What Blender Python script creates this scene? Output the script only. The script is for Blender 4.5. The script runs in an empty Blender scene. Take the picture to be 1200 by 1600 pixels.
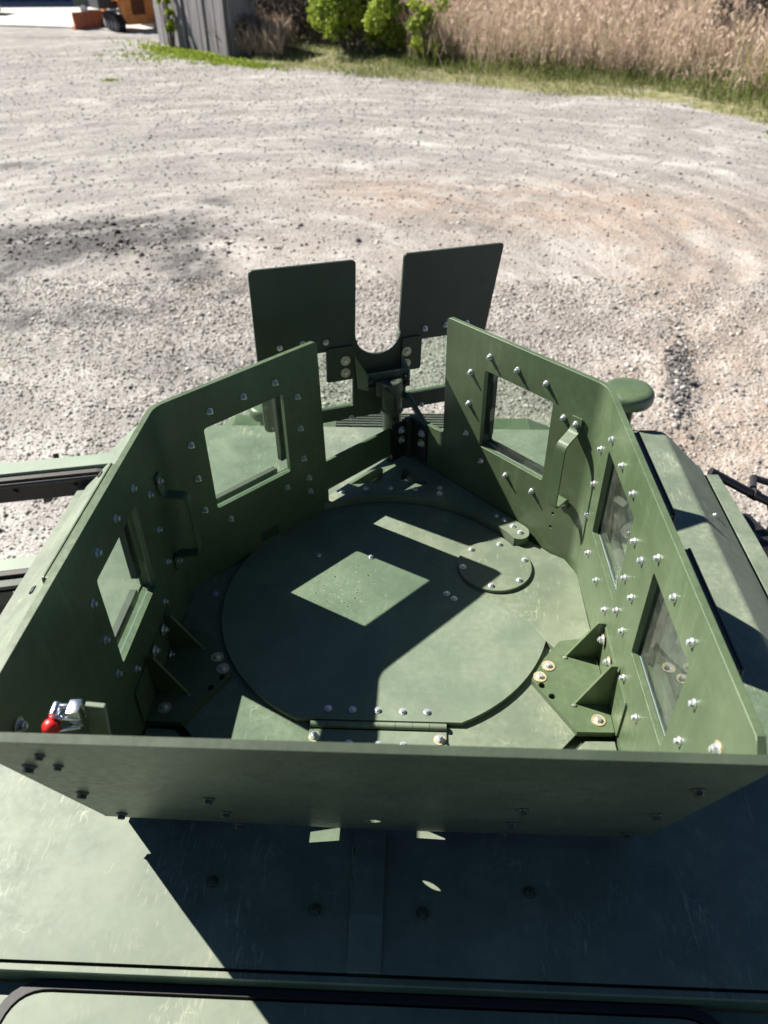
import bpy, bmesh, math, random
import numpy as np
from mathutils import Vector, Matrix, noise
from mathutils.geometry import tessellate_polygon
random.seed(7); rng = np.random.default_rng(7)
S = bpy.context.scene
V = Vector

# ---------------------------------------------------------------- camera
CAMP = (0.07174, -1.51187, 1.48289); YAW, PIT, ROL, FPX = -0.04753, 0.65974, -0.01134, 1187.02
fw = V((math.sin(YAW)*math.cos(PIT), math.cos(YAW)*math.cos(PIT), -math.sin(PIT)))
rt = V((math.cos(YAW), -math.sin(YAW), 0)); up = rt.cross(fw)
c_, s_ = math.cos(ROL), math.sin(ROL)
rt, up = c_*rt + s_*up, -s_*rt + c_*up
cd = bpy.data.cameras.new('camera'); cam = bpy.data.objects.new('camera', cd); S.collection.objects.link(cam)
M_ = Matrix((rt, up, -fw)).transposed().to_4x4(); M_.translation = V(CAMP); cam.matrix_world = M_
cd.sensor_fit = 'VERTICAL'; cd.sensor_height = 36; cd.lens = 36*FPX/1600; cd.clip_start = .05; cd.clip_end = 600
cd.dof.use_dof = True; cd.dof.focus_distance = 1.9; cd.dof.aperture_fstop = 3.6
S.camera = cam
# ---------------------------------------------------------------- light
SUN = V((-0.639, 0.361, 0.679)).normalized()
w = bpy.data.worlds.new('World'); S.world = w; w.use_nodes = True
nt = w.node_tree; sk = nt.nodes.new('ShaderNodeTexSky'); sk.sky_type = 'NISHITA'; sk.sun_disc = False
sk.sun_elevation = math.asin(SUN.z); sk.sun_rotation = math.atan2(SUN.x, SUN.y)
sk.air_density = 0.4; sk.dust_density = 0.0; sk.ozone_density = 3.0
bg = nt.nodes['Background']; nt.links.new(sk.outputs[0], bg.inputs[0]); bg.inputs[1].default_value = 0.05
sd = bpy.data.lights.new('sun', 'SUN'); sd.energy = 5.0; sd.angle = math.radians(.5); sd.color = (1, .955, .88)
so = bpy.data.objects.new('sun', sd); S.collection.objects.link(so)
so.rotation_euler = SUN.to_track_quat('Z', 'Y').to_euler()
S.view_settings.view_transform = 'Standard'; S.view_settings.look = 'None'; S.view_settings.gamma = 1
S.view_settings.exposure = 1.35
S.render.engine = 'CYCLES'; S.cycles.max_bounces = 8; S.cycles.diffuse_bounces = 2; S.cycles.transparent_max_bounces = 16
S.cycles.caustics_reflective = False; S.cycles.caustics_refractive = False

# measured fixing positions, metres, in the plane of each plate
DB = {'Rf': [(0.384, 0.5169), (0.4523, 0.4428), (0.282, 0.5142), (0.1814, 0.5133), (0.4528, 0.3382), (0.1115, 0.4404), (0.4538, 0.234), (0.3849, 0.1639), (0.2846, 0.1632), (0.1815, 0.1598)], 'Rs': [(0.0494, 0.4257), (0.1245, 0.502), (0.0504, 0.3189), (0.0431, 0.2091), (0.1172, 0.1381), (0.2334, 0.5005), (0.3408, 0.5002), (0.4134, 0.4272), (0.4761, 0.4276), (0.5522, 0.5015), (0.4112, 0.3187), (0.2274, 0.1399), (0.6641, 0.5034), (0.4757, 0.3199), (0.3357, 0.1422), (0.4106, 0.2153), (0.4732, 0.2132), (0.7738, 0.5038), (0.5469, 0.1405), (0.8461, 0.4314), (0.6592, 0.1456), (0.8437, 0.3232)], 'Rs_big': [(0.9534, 0.4559)], 'Rs_br': [(0.3891, 0.0924), (0.3846, -0.0068), (0.4584, 0.0902)], 'Lf': [(0.1431, 0.5077), (0.2476, 0.5085), (0.3515, 0.5094), (0.4215, 0.4389), (0.4228, 0.3362), (0.424, 0.2318), (0.4375, 0.1556), (0.4395, 0.104), (0.3555, 0.1616), (0.1515, 0.1565), (0.0782, 0.2273), (0.076, 0.3326), (0.0745, 0.437)], 'Ls': [(0.218, 0.4977), (0.1414, 0.4234), (0.3306, 0.5016), (0.4409, 0.5023), (0.5138, 0.4325), (0.5113, 0.3267), (0.5082, 0.2187), (0.4297, 0.1425), (0.2054, 0.1357), (0.1325, 0.2054), (0.139, 0.3157)], 'Lh': [(0.0842, 0.4223), (0.0782, 0.1609)], 'Ls_br': [(0.2614, -0.002), (0.3379, 0.1015), (0.2668, 0.0985)], 'Ls_big': [(0.8249, 0.4666)], 'Re': [(-0.5296, 0.4656), (-0.5242, 0.2484), (-0.4791, 0.5466), (-0.4784, 0.4766), (-0.5242, 0.0218), (-0.2943, 0.2311), (-0.2927, 0.0859), (-0.2932, -0.0623), (0.2812, 0.2218), (0.2824, 0.0674), (0.2788, -0.0747), (0.5245, 0.4457), (0.526, 0.2135), (0.5286, -0.0123)], 'cover': [(0.2478, 0.2096), (0.3333, 0.2356), (0.4005, 0.167), (0.3761, 0.0804), (0.2958, 0.0556), (0.2199, 0.1309)], 'hatch': [(-0.1211, -0.3718), (-0.0627, -0.3736), (-0.003, -0.3734), (0.0565, -0.3751), (0.1142, -0.375), (-0.2043, 0.1814), (-0.0481, 0.179), (0.1712, 0.0298), (0.191, 0.0101)], 'leaf': [(-0.1463, -0.447), (-0.065, -0.4616), (0.0012, -0.4628), (0.0598, -0.4625), (0.1434, -0.4458)], 'deck': [(0.4219, 0.2473), (0.4657, 0.1264), (0.4799, -0.0322), (-0.4809, 0.0239)], 'arch': [(-0.1586, 0.465), (-0.0809, 0.4866), (0.0003, 0.4907), (0.0806, 0.4859), (0.1581, 0.4653), (0.1586, 0.4952), (0.3326, 0.3549), (0.3545, 0.3332), (0.3774, 0.3056), (0.3976, 0.2755)], 'roof': [(-0.3354, -0.7411), (-0.1132, -0.7908), (0.1063, -0.7904), (0.3278, -0.7398)], 'Sh': [(0.0782, -0.2482), (0.1523, -0.2444), (0.2274, -0.2512), (0.5699, -0.252), (0.6442, -0.2489), (0.7229, -0.2529), (0.3122, -0.5374), (0.5725, -0.536)], 'Sh_w': [(0.2908, -0.3203), (0.2883, -0.3631), (0.5043, -0.3216)], 'brR': [(0.4191, -0.2262), (0.394, -0.2619), (0.5146, -0.3877)], 'brL': [(-0.4205, -0.2242), (-0.3978, -0.2614), (-0.5128, -0.3856)]}
DPTS = {'r1': [0.1637, 0.5792, 0.0], 'r2': [0.5452, 0.1734, 0.0], 'r3': [0.5583, -0.8729, 0.0], 'l1': [-0.1998, 0.4098, 0.0], 'l2': [-0.5465, 0.0441, 0.0], 'l3': [-0.5578, -0.8729, 0.0]}
DREO = [(-0.5659, -0.0168), (0.0212, -0.0893), (0.5818, -0.0627)]
DTRI = [[(-0.1349, 0.5083), (-0.0449, 0.611), (-0.0294, 0.6038), (-0.0302, 0.5221)], [(0.0309, 0.6131), (0.0483, 0.6098), (0.1339, 0.5159), (0.0308, 0.5238)]]
# ---------------------------------------------------------------- materials
class NT:
    def __init__(s, name):
        s.m = bpy.data.materials.new(name); s.m.use_nodes = True; s.t = s.m.node_tree
        s.b = s.t.nodes['Principled BSDF']; s.o = s.t.nodes['Material Output']
    def n(s, typ, **k):
        x = s.t.nodes.new('ShaderNode'+typ)
        for a, b in k.items():
            if a.startswith('i_'):
                key = a[2:]; x.inputs[int(key) if key.isdigit() else key.replace('_', ' ')].default_value = b
            else: setattr(x, a, b)
        return x
    def l(s, a, b): s.t.links.new(a, b)
    def geo(s): return s.n('NewGeometry').outputs['Position']
    def noise(s, vec, scale, detail=4, rough=.6, dist=0):
        x = s.n('TexNoise', i_Scale=scale, i_Detail=detail, i_Roughness=rough, i_Distortion=dist); s.l(vec, x.inputs[0]); return x.outputs[0]
    def vor(s, vec, scale, feature='F1', out='Distance', rnd=1):
        x = s.n('TexVoronoi', feature=feature, i_Scale=scale, i_Randomness=rnd); s.l(vec, x.inputs['Vector']); return x.outputs[out]
    def ramp(s, v, stops, interp='LINEAR'):
        x = s.n('ValToRGB'); x.color_ramp.interpolation = interp
        e = x.color_ramp.elements
        while len(e) < len(stops): e.new(.5)
        for q, (p, c) in zip(e, stops): q.position = p; q.color = (*c, 1) if len(c) == 3 else c
        s.l(v, x.inputs[0]); return x.outputs[0]
    def rng(s, v, a, b, c=0, d=1):
        x = s.n('MapRange', i_1=a, i_2=b, i_3=c, i_4=d); s.l(v, x.inputs[0]); return x.outputs[0]
    def math(s, op, a, b=None):
        x = s.n('Math', operation=op); 
        for i, q in enumerate((a, b)):
            if q is None: continue
            if isinstance(q, (int, float)): x.inputs[i].default_value = q
            else: s.l(q, x.inputs[i])
        return x.outputs[0]
    def mix(s, f, a, b, mode='MIX'):
        x = s.n('Mix', data_type='RGBA', blend_type=mode)
        for i, q in ((0, f), (6, a), (7, b)):
            if isinstance(q, (int, float)): x.inputs[i].default_value = q
            elif isinstance(q, tuple): x.inputs[i].default_value = (*q, 1)
            else: s.l(q, x.inputs[i])
        return x.outputs[2]
    def bump(s, h, strength=.3, dist=.01, prev=None):
        x = s.n('Bump', i_Strength=strength, i_Distance=dist); s.l(h, x.inputs['Height'])
        if prev: s.l(prev, x.inputs['Normal'])
        return x.outputs[0]
    def warp(s, vec, scale, amt):
        x = s.n('TexNoise', i_Scale=scale, i_Detail=3.0); s.l(vec, x.inputs[0])
        m = s.n('VectorMath', operation='SCALE'); s.l(x.outputs[1], m.inputs[0]); m.inputs[3].default_value = amt
        a = s.n('VectorMath', operation='ADD'); s.l(vec, a.inputs[0]); s.l(m.outputs[0], a.inputs[1]); return a.outputs[0]
    def fin(s, col=None, rough=None, normal=None, metal=None, spec=None):
        for k, q in (('Base Color', col), ('Roughness', rough), ('Normal', normal), ('Metallic', metal), ('Specular IOR Level', spec)):
            if q is None: continue
            if isinstance(q, (int, float)): s.b.inputs[k].default_value = q
            elif isinstance(q, tuple): s.b.inputs[k].default_value = (*q, 1)
            else: s.l(q, s.b.inputs[k])
        return s.m

def paint(name, c, rough=.42, dust=.25, scuff=.0, drops=False, dustc=(.34, .35, .25), streak=False):
    m = NT(name); g = m.geo()
    n1 = m.noise(g, 5, 5); n2 = m.noise(g, 60, 3); n3 = m.noise(g, 700, 2)
    dark = tuple(q*.82 for q in c); lite = tuple(q*1.12 for q in c)
    col = m.mix(m.rng(n1, .3, .7), dark, lite)
    d = m.math('MULTIPLY', m.rng(n1, .42, .75), m.rng(n2, .3, .7)); d = m.math('MULTIPLY', d, dust)
    col = m.mix(d, col, dustc)
    r = m.rng(n2, .3, .7, rough-.05, rough+.08)
    h = n3
    if scuff:
        pm = m.rng(m.noise(g, 3.3, 3), .44, .62)
        for ang, sc, th in ((.5, 26, .60), (-.9, 34, .62), (1.7, 22, .63), (2.5, 40, .61)):
            mp = m.n('Mapping'); mp.inputs['Rotation'].default_value = (0, 0, ang); mp.inputs['Scale'].default_value = (1, .06, 1); m.l(m.warp(g, 2.5, .10), mp.inputs[0])
            v = m.noise(mp.outputs[0], sc*6, 2, .5)
            k = m.math('MULTIPLY', m.rng(v, th, th+.05), m.rng(m.noise(g, 7+ang*3, 3), .52, .64))
            col = m.mix(m.math('MULTIPLY', m.math('MULTIPLY', k, pm), scuff*.8), col, dustc)
        v = m.vor(m.warp(g, 6, .22), 21, 'DISTANCE_TO_EDGE')
        k = m.math('MULTIPLY', m.rng(v, .008, .03, 1, 0), m.rng(m.noise(g, 8.5, 3), .56, .66)); col = m.mix(m.math('MULTIPLY', k, scuff*.55), col, dustc)
        sm = m.rng(m.noise(m.warp(g, 3, .5), 2.2, 5, .7), .5, .72)
        col = m.mix(m.math('MULTIPLY', sm, scuff*.35), col, dustc)
        sp = m.math('MULTIPLY', m.rng(m.vor(g, 90, 'F1'), .03, .05, 1, 0), m.rng(m.noise(g, 15, 2), .6, .65)); col = m.mix(m.math('MULTIPLY', sp, scuff), col, (.5, .5, .45))
    if drops:
        v = m.vor(m.warp(g, 50, .01), 62, 'F1'); v2 = m.vor(g, 140, 'F1')
        # dried water spots, thickest in one patch of the lid
        dv = m.n('VectorMath', operation='DISTANCE'); m.l(g, dv.inputs[0]); dv.inputs[1].default_value = (-.11, .045, 0)
        mk = m.rng(m.math('ADD', dv.outputs['Value'], m.rng(m.noise(g, 14, 3), .3, .7, -.06, .07)), .05, .17, 1, 0)
        vc = m.n('SeparateColor'); m.l(m.vor(m.warp(g, 50, .01), 62, 'F1', 'Color'), vc.inputs[0]); vs_ = m.math('ADD', v, m.math('MULTIPLY', vc.outputs[0], .22)); v = vs_
        mk = m.math('MULTIPLY', mk, m.rng(vc.outputs[1], .25, .4)); sp = m.math('MULTIPLY', m.rng(v, .26, .33, 1, 0), mk); rg = m.math('MULTIPLY', m.math('SUBTRACT', m.rng(v, .38, .46, 1, 0), m.rng(v, .26, .33, 1, 0)), mk)
        sp2 = m.math('MULTIPLY', m.rng(v2, .16, .24, 1, 0), m.math('MULTIPLY', mk, m.rng(m.noise(g, 25, 2), .5, .6)))
        col = m.mix(m.math('MULTIPLY', m.math('MAXIMUM', sp, sp2), .95), col, tuple(q*.35 for q in c)); col = m.mix(m.math('MULTIPLY', rg, .45), col, dustc)
    if streak:
        mp = m.n('Mapping'); mp.inputs['Scale'].default_value = (38, 38, 2.0); m.l(m.warp(g, 4, .02), mp.inputs[0]); v = m.noise(mp.outputs[0], 1, 4, .6)
        k = m.math('MULTIPLY', m.rng(v, .52, .72), m.rng(m.noise(g, 3.1, 3), .42, .62)); col = m.mix(m.math('MULTIPLY', k, .18), col, (.22, .28, .16)); r = m.math('ADD', r, m.math('MULTIPLY', k, -.05))
    nb = m.bump(h, .12, .0006); nb = m.bump(n1, .25, .002, nb)
    return m.fin(col, r, nb, None, .5)
GREEN = (.069, .103, .050)
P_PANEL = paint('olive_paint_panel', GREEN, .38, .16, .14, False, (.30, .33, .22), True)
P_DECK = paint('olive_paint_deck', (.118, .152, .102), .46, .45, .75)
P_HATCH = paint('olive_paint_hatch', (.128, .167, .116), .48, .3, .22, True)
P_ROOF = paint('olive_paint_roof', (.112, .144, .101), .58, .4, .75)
P_REAR_SHADE = paint('olive_paint_rear_shade', (.060, .082, .053), .42, .10, .06)  # panel paint again, with the rear plate's shade put into the colour
P_DARK = paint('dark_green_paint', (.035, .05, .030), .45, .1)
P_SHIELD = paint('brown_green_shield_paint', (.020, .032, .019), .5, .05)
def simple(name, c, rough=.5, metal=0, nz=0, nsc=40):
    m = NT(name)
    if nz:
        g = m.geo(); n = m.noise(g, nsc, 4)
        col = m.mix(m.rng(n, .3, .7), tuple(q*(1-nz) for q in c), tuple(min(1, q*(1+nz)) for q in c)); return m.fin(col, rough, m.bump(n, .2, .002), metal)
    return m.fin(c, rough, None, metal)
ZINC = simple('zinc_plated_steel', (.62, .64, .66), .34, .75, .12, 300)
YZINC = simple('stained_zinc_washer', (.55, .47, .30), .45, .6, .25, 160)
CHROME = simple('chrome', (.66, .68, .70), .24, 1, .2, 250)
BLACKST = simple('black_steel', (.016, .016, .017), .42, 0, .3, 30)
RUBBER = simple('black_rubber', (.012, .012, .012), .6, 0, .2, 80)
RED = simple('red_plastic', (.60, .014, .012), .38, 0, .12, 90)
BROWN = simple('dark_brown_lining', (.028, .022, .018), .6, 0, .25, 30)
def glassmat(name, tint, refl=1.0):
    m = NT(name); t = m.n('BsdfTransparent'); t.inputs[0].default_value = (*tint, 1)
    gl = m.n('BsdfGlossy', i_Roughness=.02); lw = m.n('LayerWeight', i_Blend=.5); pw = m.math('POWER', lw.outputs['Facing'], 5.0); pw = m.math('ADD', m.math('MULTIPLY', pw, .9), .06); mx = m.n('MixShader')
    d = m.n('BsdfDiffuse'); d.inputs[0].default_value = (.5, .55, .45, 1)
    g = m.geo(); sm = m.rng(m.noise(m.warp(g, 8, .3), 9, 6, .75), .40, .72, .025, .13)
    m2 = m.n('MixShader'); m.l(sm, m2.inputs[0]); m.l(t.outputs[0], m2.inputs[1]); m.l(d.outputs[0], m2.inputs[2])
    m.l(m.math('MULTIPLY', pw, refl), mx.inputs[0]); m.l(m2.outputs[0], mx.inputs[1]); m.l(gl.outputs[0], mx.inputs[2])
    m.l(mx.outputs[0], m.o.inputs[0]); return m.m
GLASS = glassmat('green_tinted_ballistic_glass', (.90, .96, .91))
DGLASS = simple('dark_windscreen_glass', (.01, .014, .014), .06)

# ---------------------------------------------------------------- mesh helpers
class MB:
    def __init__(s): s.v = []; s.f = []; s.sm = []
    def add(s, vs, fs, smooth=False):
        o = len(s.v); s.v += [tuple(q) for q in vs]; s.f += [tuple(i+o for i in f) for f in fs]; s.sm += [smooth]*len(fs); return s
    def sheet(s, out, holes, fr, t, skip=None, n0=0.0):
        """flat plate: outline and holes in (u,v) of frame fr=(O,u,v,n); front at n0, back at n0-t"""
        O, u, v, n = fr; loops = [out]+list(holes); flat = [p for L in loops for p in L]; N = len(flat)
        tris = tessellate_polygon([[V((a, b, 0)) for a, b in L] for L in loops])
        vs = [O+u*a+v*b+n*n0 for a, b in flat]+[O+u*a+v*b+n*(n0-t) for a, b in flat]
        fs = []
        for a, b, c in tris:
            A, B, C = flat[a], flat[b], flat[c]
            ar = (B[0]-A[0])*(C[1]-A[1])-(C[0]-A[0])*(B[1]-A[1])
            if ar*(u.cross(v).dot(n)) < 0: a, c = c, a
            fs += [(a, b, c), (c+N, b+N, a+N)]
        o = 0
        for k, L in enumerate(loops):
            for i in range(len(L)):
                j = (i+1) % len(L)
                if skip and k == 0 and skip(L[i], L[j]): continue
                fs.append((o+i, o+j, o+j+N, o+i+N))
            o += len(L)
        return s.add(vs, fs)
    def box(s, c, size, rot=None):
        a, b, d = (q/2 for q in size); R = rot or Matrix.Identity(3); c = V(c)
        vs = [c+R@V((x, y, z)) for x in (-a, a) for y in (-b, b) for z in (-d, d)]
        return s.add(vs, [(0, 1, 3, 2), (4, 6, 7, 5), (0, 4, 5, 1), (2, 3, 7, 6), (0, 2, 6, 4), (1, 5, 7, 3)])
    def cyl(s, p0, p1, r0, r1=None, seg=16, caps=True, smooth=True):
        p0, p1 = V(p0), V(p1); r1 = r0 if r1 is None else r1; q = (p1-p0).to_track_quat('Z', 'Y')
        c = [q@V((math.cos(2*math.pi*i/seg), math.sin(2*math.pi*i/seg), 0)) for i in range(seg)]
        s.add([p0+k*r0 for k in c]+[p1+k*r1 for k in c], [(i, (i+1) % seg, seg+(i+1) % seg, seg+i) for i in range(seg)], smooth)
        if caps: s.add([p0+k*r0 for k in c]+[p1+k*r1 for k in c], [tuple(range(seg-1, -1, -1)), tuple(range(seg, 2*seg))])
        return s
    def tube(s, path, r, seg=12):
        for a, b in zip(path[:-1], path[1:]): s.cyl(a, b, r, seg=seg)
        for a in path[1:-1]: s.ball(a, r, 8, 6)
        return s
    def ball(s, c, r, a=16, b=10, sc=(1, 1, 1)):
        c = V(c); vs = []; fs = []
        for i in range(b+1):
            th = math.pi*i/b
            for j in range(a):
                ph = 2*math.pi*j/a; vs.append(c+V((r*sc[0]*math.sin(th)*math.cos(ph), r*sc[1]*math.sin(th)*math.sin(ph), r*sc[2]*math.cos(th))))
        for i in range(b):
            for j in range(a): fs.append((i*a+j, (i+1)*a+j, (i+1)*a+(j+1) % a, i*a+(j+1) % a))
        return s.add(vs, fs, True)
    def lathe(s, c, prof, seg=32, axis=V((0, 0, 1))):
        c = V(c); q = axis.to_track_quat('Z', 'Y'); vs = []; fs = []
        for r, z in prof:
            for j in range(seg): a = 2*math.pi*j/seg; vs.append(c+q@V((r*math.cos(a), r*math.sin(a), z)))
        for i in range(len(prof)-1):
            for j in range(seg): fs.append((i*seg+j, i*seg+(j+1) % seg, (i+1)*seg+(j+1) % seg, (i+1)*seg+j))
        return s.add(vs, fs, True)
    def strap(s, path, wid, t, O, nax, vax, uax, uc):
        """bent flat strap: path of (n,v); width along u"""
        P = [V((a, b)) for a, b in path]; L = []
        for i in range(len(P)):
            d = (P[min(i+1, len(P)-1)]-P[max(i-1, 0)]).normalized(); nn = V((-d.y, d.x)); L.append((P[i]-nn*t/2, P[i]+nn*t/2))
        vs = []
        for a, b in L:
            for q in (a, b):
                for w_ in (-wid/2, wid/2): vs.append(O+nax*q.x+vax*q.y+uax*(uc+w_))
        fs = [(0, 1, 3, 2)]
        for i in range(len(L)-1):
            o = i*4; fs += [(o, o+4, o+5, o+1), (o+2, o+3, o+7, o+6), (o, o+2, o+6, o+4), (o+1, o+5, o+7, o+3)]
        o = (len(L)-1)*4; fs.append((o, o+2, o+3, o+1))
        return s.add(vs, fs)
    def mesh(s, name, mats, bevel=0, weld=False):
        me = bpy.data.meshes.new(name); me.from_pydata(s.v, [], s.f)
        bm = bmesh.new(); bm.from_mesh(me)
        for f, q in zip(bm.faces, s.sm): f.smooth = q
        bmesh.ops.remove_doubles(bm, verts=bm.verts, dist=1e-5)
        bmesh.ops.recalc_face_normals(bm, faces=bm.faces)
        if bevel:
            ed = [e for e in bm.edges if len(e.link_faces) == 2 and e.calc_face_angle(0) > .6]
            bmesh.ops.bevel(bm, geom=ed, offset=bevel, segments=2, affect='EDGES', profile=.5, clamp_overlap=True)
        bm.to_mesh(me); bm.free()
        if any(s.sm): me.set_sharp_from_angle(angle=math.radians(38))
        for q in (mats if isinstance(mats, (list, tuple)) else [mats]): me.materials.append(q)
        return me
    def build(s, name, mat, parent=None, bevel=0, **k):
        o = bpy.data.objects.new(name, s.mesh(name, mat, bevel)); S.collection.objects.link(o)
        if parent: setpar(o, parent)
        return tag(o, **k)
def setpar(o, p):
    o.parent = p; bpy.context.view_layer.update() if p.get('_fresh') else None
    o.matrix_parent_inverse = Matrix.Translation(-wloc(p))
def wloc(p):
    # all parents carry translations only; parts sit at the origin of the world
    return p.location if p.type == 'EMPTY' else V((0, 0, 0))
def tag(o, label=None, cat=None, group=None, kind=None):
    for k, q in (('label', label), ('category', cat), ('group', group), ('kind', kind)):
        if q: o[k] = q
    return o
def thing(name, loc, label, cat, group=None):
    o = bpy.data.objects.new(name, None); S.collection.objects.link(o); o.location = loc; return tag(o, label, cat, group)
def rpoly(pts, r, seg=4):
    out = []; n = len(pts)
    if not isinstance(r, (list, tuple)): r = [r]*n
    for i in range(n):
        p = V(pts[i]); a = V(pts[i-1])-p; b = V(pts[(i+1) % n])-p; ri = r[i]
        if ri <= 0: out.append(tuple(p)); continue
        la, lb = a.length, b.length; a.normalize(); b.normalize(); ang = a.angle(b); d = min(ri/math.tan(ang/2), la*.48, lb*.48)
        A, B = p+a*d, p+b*d
        for k in range(seg+1):
            t = k/seg; out.append(tuple(A.lerp(p, t).lerp(p.lerp(B, t), t)))
    return out
def rect(u0, u1, v0, v1, r=0, seg=3):
    L = [(u0, v0), (u1, v0), (u1, v1), (u0, v1)]; return rpoly(L, r, seg) if r else L
def arc(c, r, a0, a1, n): return [(c[0]+r*math.cos(math.radians(a0+(a1-a0)*i/n)), c[1]+r*math.sin(math.radians(a0+(a1-a0)*i/n))) for i in range(n+1)]

# ---------------------------------------------------------------- bolts
def bolt_mesh(name, mat, wr, hr, hh, stud=0, wmat=None, wt=.0016):
    b = MB(); b.cyl((0, 0, 0), (0, 0, wt), wr, wr, 16, True, False); k = len(b.f)
    b.cyl((0, 0, wt), (0, 0, wt+.002), hr*1.25, hr*1.12, 12, True, False)
    b.cyl((0, 0, wt+.002), (0, 0, wt+hh), hr, hr*.97, 6, True, False); b.cyl((0, 0, wt+hh), (0, 0, wt+hh+.0007), hr*.82, hr*.7, 12, True, False)
    if stud: b.cyl((0, 0, wt+hh), (0, 0, wt+hh+stud), hr*.56, hr*.5, 10, True, False)
    me = b.mesh(name, [mat]+([wmat] if wmat else []))
    if wmat:
        for f in me.polygons:
            if max(me.vertices[i].co.z for i in f.vertices) <= wt+1e-4: f.material_index = 1
    return me
B_STD = bolt_mesh('bolt', ZINC, .0092, .0062, .0075)
B_STUD = bolt_mesh('bolt_stud', ZINC, .0092, .0064, .0070, .0050)
B_CAP = bolt_mesh('bolt_low', ZINC, .0095, .0060, .0050)
B_DISC = bolt_mesh('bolt_wide_washer', ZINC, .0165, .0070, .0065, 0, YZINC, .002)
B_BIG = bolt_mesh('bolt_big', ZINC, .0145, .0088, .0085, .004, YZINC, .002)
B_GREEN = bolt_mesh('bolt_painted', P_DARK, .0125, .0085, .009)
B_GSM = bolt_mesh('bolt_small', P_DARK, .0085, .006, .006)
B_DARKN = bolt_mesh('bolt_black', BLACKST, .0125, .0085, .007)
def bolt(me, pos, n, parent, name='bolt'):
    o = bpy.data.objects.new(name, me); S.collection.objects.link(o); q = V(n).to_track_quat('Z', 'Y').to_matrix().to_4x4() @ Matrix.Rotation(random.uniform(0, 1.05), 4, 'Z')
    o.rotation_euler = q.to_euler(); o.location = V(pos); o.parent = parent
    o.matrix_parent_inverse = Matrix.Translation(-wloc(parent)); return o

# ---------------------------------------------------------------- ground
GZ = -2.7
def gauss(x, y, cx, cy, a, b, rot=0):
    c, s = math.cos(rot), math.sin(rot); dx, dy = x-cx, y-cy; return np.exp(-(((c*dx+s*dy)/a)**2+((-s*dx+c*dy)/b)**2))
_ph = rng.uniform(0, 6.28, (40, 2)); _kk = rng.normal(0, 1, (40, 2))
def fbm(x, y, k=1.0):
    h = 0*x
    for i in range(40):
        f = k*(.25+i*.12); h = h+np.sin(_kk[i, 0]*f*x+_kk[i, 1]*f*y+_ph[i, 0])/(1+i*.35)
    return h/3
def height(x, y):
    h = .03*fbm(x, y, .8)+.012*fbm(x+31, y-7, 3.2)
    r = np.hypot(x+1.5, y-12.5); wgt = np.exp(-((r-7.6)/2.6)**2)
    h = h+wgt*.020*np.sin(r*9+.6*fbm(x, y, .6))*(.6+.4*fbm(x-5, y, 2))
    h = h+.10*gauss(x, y, -5.4, 11.4, 1.9, .7, .2)*(.5+.6*fbm(x, y, 7))+.05*gauss(x, y, -6.9, 10.2, 1.4, .6, .3)*(.5+.6*fbm(x, y, 7))+.08*gauss(x, y, 3.15, 6.5, .16, .8, -.25)*(.7+.6*fbm(x, y, 9))+.03*gauss(x, y, -3.3, 9.4, .8, .35, .5)*fbm(x, y, 7)
    d = bank_d(x, y); h = h+np.clip(d-1.0, 0, 12)*.10
    return h
BL = np.array([(-30, 44), (-12.0, 35.5), (-6.0, 30.9), (-1.1, 27.9), (2.9, 25.4), (7.0, 23.5), (9.0, 20.6), (16, 15), (40, 2)], float)
def bank_d(x, y):
    """metres behind the edge of the lot (positive inside the verge)"""
    yl = np.interp(x, BL[:, 0], BL[:, 1]); d = (y-yl)*.82
    return np.where(x < -7.5, np.minimum(d, (x+9.2)*1.2-(0)), d)
xs = np.unique(np.concatenate([np.linspace(-260, -30, 24), np.linspace(-30, -13, 35), np.arange(-13, 12, .14), np.linspace(12, 30, 36), np.linspace(30, 260, 24)]))
ys = np.unique(np.concatenate([np.linspace(-160, -6, 14), np.linspace(-6, 3, 12), np.arange(3, 24, .14), np.linspace(24, 52, 90), np.linspace(52, 320, 30)]))
X, Y = np.meshgrid(xs, ys); Zg = GZ+height(X, Y)
nx, ny = len(xs), len(ys)
me = bpy.data.meshes.new('gravel_lot'); vv = np.stack([X, Y, Zg], -1).reshape(-1, 3)
ii = (np.arange(ny-1)[:, None]*nx+np.arange(nx-1)[None]).reshape(-1); ff = np.stack([ii, ii+1, ii+nx+1, ii+nx], 1)
me.vertices.add(len(vv)); me.vertices.foreach_set('co', vv.ravel()); me.loops.add(ff.size); me.loops.foreach_set('vertex_index', ff.ravel().astype(np.int32))
me.polygons.add(len(ff)); me.polygons.foreach_set('loop_start', np.arange(0, ff.size, 4, dtype=np.int32)); me.polygons.foreach_set('use_smooth', np.ones(len(ff), bool)); me.update(calc_edges=True); me.validate()
xf, yf = vv[:, 0], vv[:, 1]
def darkm(x, y):
    d = 1.0*gauss(x, y, -5.3, 11.4, 1.9, .9, .18)+.95*gauss(x, y, -6.9, 10.2, 1.4, .8, .3)+.55*gauss(x, y, -3.3, 9.4, .8, .35, .5)+.5*gauss(x, y, -2.4, 9.0, .7, .2, .8)+.75*gauss(x, y, -3.5, 10.2, .5, .5)+.6*gauss(x, y, -6.8, 9.6, 1.0, .5)+.7*gauss(x, y, -3.8, 13.4, .5, .3)+.5*gauss(x, y, -4.6, 8.0, 1.6, .5, .2)
    d = d+.9*gauss(x, y, 3.10, 6.5, .12, .9, -.25)+.5*gauss(x, y, -8.8, 16.2, 1.4, .5)+.35*gauss(x, y, 1.0, 12.0, .8, .3)+.4*gauss(x, y, -16, 40, 6, 1.0, -.15)+.3*gauss(x, y, -2.5, 6.6, 1.3, .5)
    return np.clip(d*1.25, 0, 1)
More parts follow.
